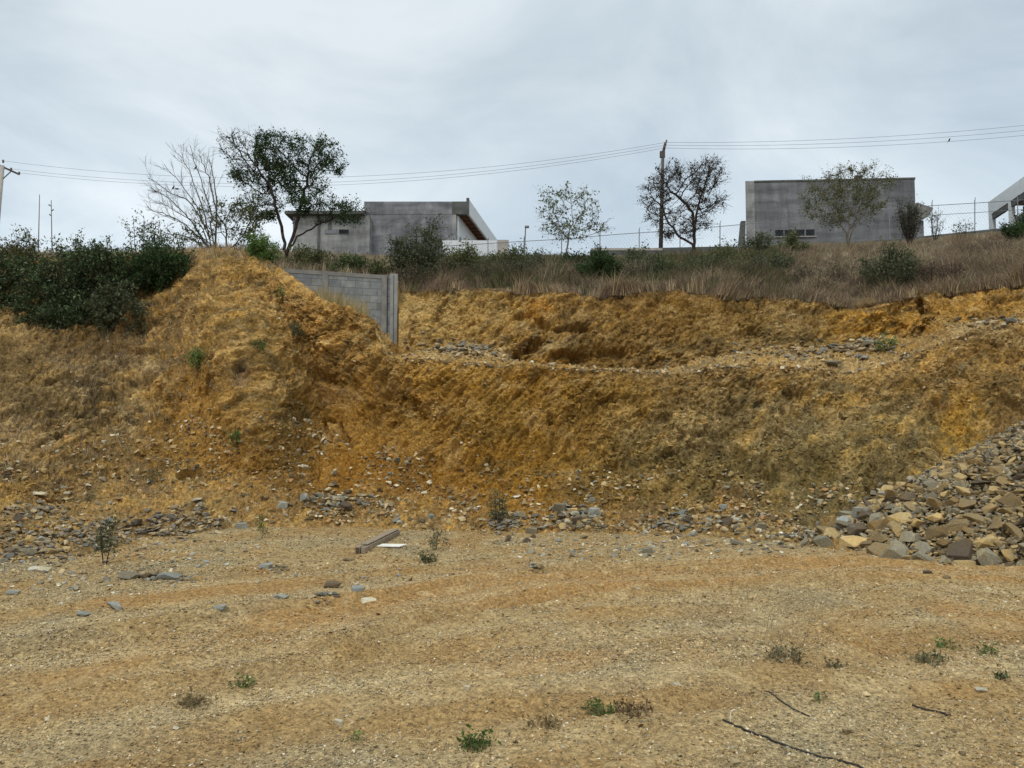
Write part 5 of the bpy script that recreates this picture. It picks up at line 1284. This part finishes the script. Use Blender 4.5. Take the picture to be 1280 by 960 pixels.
# canopy wedge at its right end
Yc = 56.; a1, a2, a3, a4 = P(1146.6, 253, Yc), P(1167, 260, Yc), P(1160, 271, Yc), P(1147, 276, Yc)
mb = MB(); mb.prism([a1, a2, a3, a4], (0, 5, 0)); PB(mb, 'canopy', M['concrete'], t)
mb = MB(); mb.box(a1[0] + .05, Yc + .3, zbo, P(1157, 270, Yc)[0], Yc + 4.5, P(640, 274, Yc)[2]); PB(mb, 'porch_wall', M['plaster2'], t)
# neighbour in the gap at the left of it
mb = MB(); a_ = P(923, 318, 57); b_ = P(930.5, 276, 57); c_ = P(931.5, 318, 57); mb.prism([a_, (b_[0] - .2, b_[1], b_[2]), (b_[0] + .1, b_[1], b_[2]), c_], (0, .4, 0)); o = mb.build('stair_flank', M['concrete_dark'], origin=a_)
tag(o, 'narrow dark sloping flank wall just left of the right grey building', 'wall')

# far right white building: long side wall coming towards us
X0 = XP(1235, zb(253, 58.), 58.); zt = zb(253, 58.); zbo = zb(300, 58.)
t = empty('white_building', (X0, 58, zbo)); tag(t, 'white building with dark porch openings cut by the right edge', 'building')
def side(y_):  return X0 - (58 - y_) * .20
def sp_box(mb, ya, yb, z0, z1, th=.25, off=0):
    xa, xb = side(ya) + off, side(yb) + off
    mb.add([(xa, ya, z0), (xb, yb, z0), (xb + th, yb, z0), (xa + th, ya, z0), (xa, ya, z1), (xb, yb, z1), (xb + th, yb, z1), (xa + th, ya, z1)], [(0,3,2,1),(4,5,6,7),(0,1,5,4),(1,2,6,5),(2,3,7,6),(3,0,4,7)])
zh = zb(267.5, 57.5)
mb = MB(); sp_box(mb, 58, 44, zh, zt); PB(mb, 'parapet', M['white'], t)
for ya, yb in ((58, 57.45), (54.6, 54.2), (51.9, 51.5), (48.5, 48.1)):
    mb = MB(); sp_box(mb, ya, yb, zbo - 2, zh - .001, .3); PB(mb, 'pillar', M['white'], t)
mb = MB(); sp_box(mb, 57.4, 44, zh - .42, zh - .002, .2, .03); PB(mb, 'beam', M['concrete_dark'], t)
for ya, yb, of_ in ((57.3, 56.2, 1.2), (54.1, 52.2, .8)):  # near-black panels stand in for the shade inside the porch openings
    mb = MB(); sp_box(mb, ya, yb, zbo - 2, zh - .43, .1, of_); PB(mb, 'dark_panel', M['dark'], t)
mb = MB(); sp_box(mb, 58, 44, zt - .25, zt - .05, 6.0, .26); PB(mb, 'roof_slab', M['concrete'], t)
mb = MB(); sp_box(mb, 56.1, 54.7, zbo - 2, zbo + 1.2, .1, 1.2); PB(mb, 'low_wall', M['white'], t)

# ------------------------------------------------------------------ boundary wall and fence along the top
bw = [(738,312),(790,310.5),(835,309.5),(900,308),(944,308),(1000,306),(1060,303),(1120,299),(1160,294.5),(1219,288.5),(1262,284),(1310,281)]
def wallpt(px, py, Y=46.5): return Vector(P(px, py, Y))
t = empty('boundary_wall', wallpt(1000, 320)); tag(t, 'long low weathered concrete boundary wall along the top of the bank', 'wall')
mb = MB()
for (a_, b_), (c_, d_) in zip(bw[:-1], bw[1:]):
    p_, q_ = wallpt(a_, b_), wallpt(c_, d_)
    mb.add([(p_.x, p_.y, p_.z - 1.6), (q_.x, q_.y, q_.z - 1.6), (q_.x, q_.y + .18, q_.z - 1.6), (p_.x, p_.y + .18, p_.z - 1.6), p_, q_, q_ + Vector((0, .18, 0)), p_ + Vector((0, .18, 0))],
           [(0,3,2,1),(4,5,6,7),(0,1,5,4),(1,2,6,5),(2,3,7,6),(3,0,4,7)])
PB(mb, 'masonry', M['concrete_dark'], t)
mb = MB(); p_, q_ = wallpt(740, 311), wallpt(828, 308.5); mb.box(p_.x, p_.y - .03, p_.z - .10, q_.x, p_.y + .2, p_.z + .04); PB(mb, 'pale_coping', M['concrete_pale'], t)
frail = [(545,308),(600,305),(640,302.5),(700,299),(770,293),(815,290),(885,284.5),(944,279),(1010,272),(1090,264),(1165,257),(1219,253.8),(1262,251),(1310,248)]
lrail = [(a_, b_ + (16 if a_ < 800 else 12)) for a_, b_ in frail]
t = empty('chain_link_fence', wallpt(900, 310)); tag(t, 'chain link fence with thin steel posts and rails along the top of the bank', 'fence')
def fr_y(px, T): return float(np.interp(px, [a_ for a_, _ in T], [b_ for _, b_ in T]))
Yf = 46.6
mb = MB(); mb.tube([P(a_, b_, Yf) for a_, b_ in frail], .020, 5); PB(mb, 'top_rail', M['metal'], t)
mb = MB(); mb.tube([P(a_, fr_y(a_, frail) + 12, Yf) for a_ in (1165, 1219, 1262, 1310)], .016, 5); PB(mb, 'lower_rail', M['metal'], t)
for a_ in (545, 610, 655, 702, 750, 799, 850, 900, 980, 1060, 1112, 1165, 1218.5, 1272):
    y0_ = fr_y(a_, frail) - 4; y1_ = fr_y(a_, bw) + 2 if a_ > 738 else 322
    mb = MB(); mb.tube([P(a_, y1_, Yf), P(a_, y0_, Yf)], .028, 6); mb.tube([P(a_, y0_, Yf), P(a_ + 1, y0_ - 3, Yf - .1)], .018, 5); PB(mb, 'post', M['metal'], t)
V0, V1 = [], []
for a_ in np.arange(546, 1308, 4.2):
    for sgn in (1, -1):
        top_, bot_ = fr_y(a_, frail), (fr_y(a_, bw) if a_ > 738 else 320); b2 = a_ + sgn * (bot_ - top_) * .8
        if 545 < b2 < 1309: V0.append(P(a_, top_, Yf)); V1.append(P(b2, fr_y(b2, bw) if b2 > 738 else 320, Yf))
V0 = np.array(V0); V1 = np.array(V1); segs_mesh('wire_mesh', V0, V1, np.full(len(V0), .0025), np.full(len(V0), .0025), M['metal'], t, 3)

# ------------------------------------------------------------------ utility poles, wires and birds
Yp = 50.; top = Vector(P(832, 178, Yp)); knee = Vector(P(829, 190, Yp)); foot = Vector(P(825.5, 326, Yp)); wt_ = Vector(P(825.9, 312, Yp)); wt2_ = Vector(P(828.6, 195, Yp))
t = empty('utility_pole', foot); tag(t, 'tall brown utility pole with offset top rising beside the dark twisted tree', 'utility pole')
mb = MB(); mb.tube([wt_, wt2_], [.145, .10], 10); PB(mb, 'shaft', M['polewood'], t, smooth=True)
mb = MB(); mb.tube([foot - Vector((0, 0, .5)), wt_ + Vector((0, 0, .02))], [.155, .148], 10); PB(mb, 'painted_base', M['concrete_pale'], t, smooth=True)
mb = MB(); mb.tube([wt2_ - Vector((0, 0, .1)), knee, top], [.12, .10, .08], 8); mb.box(wt2_.x - .19, Yp - .1, wt2_.z - .1, wt2_.x + .13, Yp + .1, wt2_.z + .3); PB(mb, 'bracket', M['polewood'], t)
ATT = [Vector(P(832, 178, Yp)), Vector(P(831, 181.5, Yp)), Vector(P(830, 185, Yp))]
for q in ATT:
    mb = MB(); mb.tube([q + Vector((0, -.30, -.06)), q + Vector((0, -.30, .06))], [.06, .04], 8); mb.tube([q + Vector((0, 0, -.04)), q + Vector((0, -.3, -.04))], .02, 5); PB(mb, 'insulator', M['insul'], t)
# pole at the left edge: its head with crossarm shows
Yq = 54.; top2 = Vector(P(3, 207, Yq)); f2 = Vector(P(-9, 330, Yq))
t = empty('utility_pole', f2); tag(t, 'grey concrete utility pole with tilted crossarm cut by the left edge', 'utility pole')
mb = MB(); mb.tube([f2 - Vector((0, 0, .5)), top2], [.2, .14], 10); PB(mb, 'shaft', M['concrete_pale'], t, smooth=True)
mb = MB(); e1, e2 = Vector(P(-18, 199, Yq - .5)), Vector(P(24, 218, Yq + .5)); mb.tube([e1, e2], .08, 4); mb.tube([Vector(P(1, 226, Yq)), Vector(P(14, 214, Yq))], .04, 4); PB(mb, 'crossarm', M['concrete_dark'], t)
AT2 = [Vector(P(4, 201, Yq)), Vector(P(14, 211, Yq)), Vector(P(24, 216, Yq))]
for q in AT2:
    mb = MB(); mb.tube([q + Vector((0, 0, -.15)), q, q + Vector((0, 0, .08))], [.05, .08, .04], 8); PB(mb, 'insulator', M['insul'], t)
AT3 = [Vector(P(1700, 96, 44)), Vector(P(1700, 103, 44)), Vector(P(1700, 110, 44))]
def span(a_, b_, sag, n=40):
    out = []
    for i in range(n + 1):
        t_ = i / n; q = a_ * (1 - t_) + b_ * t_; q.z -= sag * 4 * t_ * (1 - t_); out.append(q)
    return out
RS = []
for i, lab in enumerate(('topmost overhead wire running from pole to pole', 'middle overhead wire of the three between the poles', 'lowest overhead wire of the three between the poles')):
    l_ = span(AT2[i], ATT[i], 1.75 - i * .04); r_ = span(ATT[i], AT3[i], 1.05 + .05 * i); RS.append(r_)
    mb = MB(); mb.tube(l_ + r_[1:], .010, 4, False); o = mb.build('overhead_wire', M['wire'], origin=ATT[i]); tag(o, lab, 'wire', 'overhead wires')
# a tiny spacer-like bird perches on the wire, others sit in the trees
def bird(pos, s, lab, face=1):
    t = empty('bird', pos); tag(t, lab, 'bird', 'small dark birds')
    bm = bmesh.new(); bmesh.ops.create_uvsphere(bm, u_segments=10, v_segments=7, radius=1)
    for v_ in bm.verts:
        x_, y_, z_v = v_.co; tap = 1 - .35 * max(0, -x_); v_.co = (x_ * .085, y_ * .042 * tap, z_v * .045 * tap + x_ * .035 + .05)
    h_ = bmesh.ops.create_uvsphere(bm, u_segments=8, v_segments=6, radius=.03)
    for v_ in h_['verts']: v_.co += Vector((.075, 0, .105))
    bm.verts.index_update()
    tv = [bm.verts.new(c_) for c_ in ((-.07, .014, .02), (-.07, -.014, .02), (-.17, -.018, -.05), (-.17, .018, -.05), (-.07, 0, .035), (-.17, 0, -.042))]
    for q in ((0, 1, 2, 3), (0, 3, 5, 4), (1, 4, 5, 2), (0, 4, 1), (3, 2, 5)): bm.faces.new([tv[k] for k in q])
    me = bpy.data.meshes.new('body'); bm.to_mesh(me); bm.free(); b = link('body', me, M['bird'], t)
    mb = MB(); mb.tube([(.10, 0, .105), (.13, 0, .10)], [.01, .002], 5); mb.build('beak', M['beak'], t)
    mb = MB(); mb.tube([(0, .015, .02), (.005, .015, -.02)], .005, 4); mb.tube([(0, -.015, .02), (.005, -.015, -.02)], .005, 4); mb.build('legs', M['beak'], t)
    t.scale = (s * face, s, s); t.rotation_euler = (0, -.5, 0)
Yt = 22.5
for px0, py0, Y, s, f_, lab in [(245,211,Yt,.62,1,'highest dark bird perched in the leafless tree at left'),(217,236,Yt,.6,1,'left one of two dark birds side by side in the leafless tree'),(222,237,Yt,.55,-1,'right one of two dark birds side by side in the leafless tree'),(195,240,Yt,.5,-1,'lowest outermost dark bird at the left of the leafless tree'),
     (837,204,40,.9,1,'dark bird nearest the pole in the top of the twisted tree'),(841,199,40,.8,1,'highest dark bird in the top of the twisted tree'),(847,204,40,.8,-1,'right dark bird in the top of the twisted tree'),(1187,162.5,47.6,1.1,1,'lone bird perched on the lowest wire at the right')]:
    q = Vector(P(px0, py0, Y))
    if py0 == 162.5:
        seg = RS[2]; pr = [float(proj(np.array(a_))[0]) for a_ in seg]; k = int(np.argmin(np.abs(np.array(pr) - px0))); q = Vector([float(np.interp(px0, pr, [a_[j] for a_ in seg])) for j in range(3)]); q.z += .03
    bird(q, s, lab, f_)
print('scene built', len(bpy.data.objects))
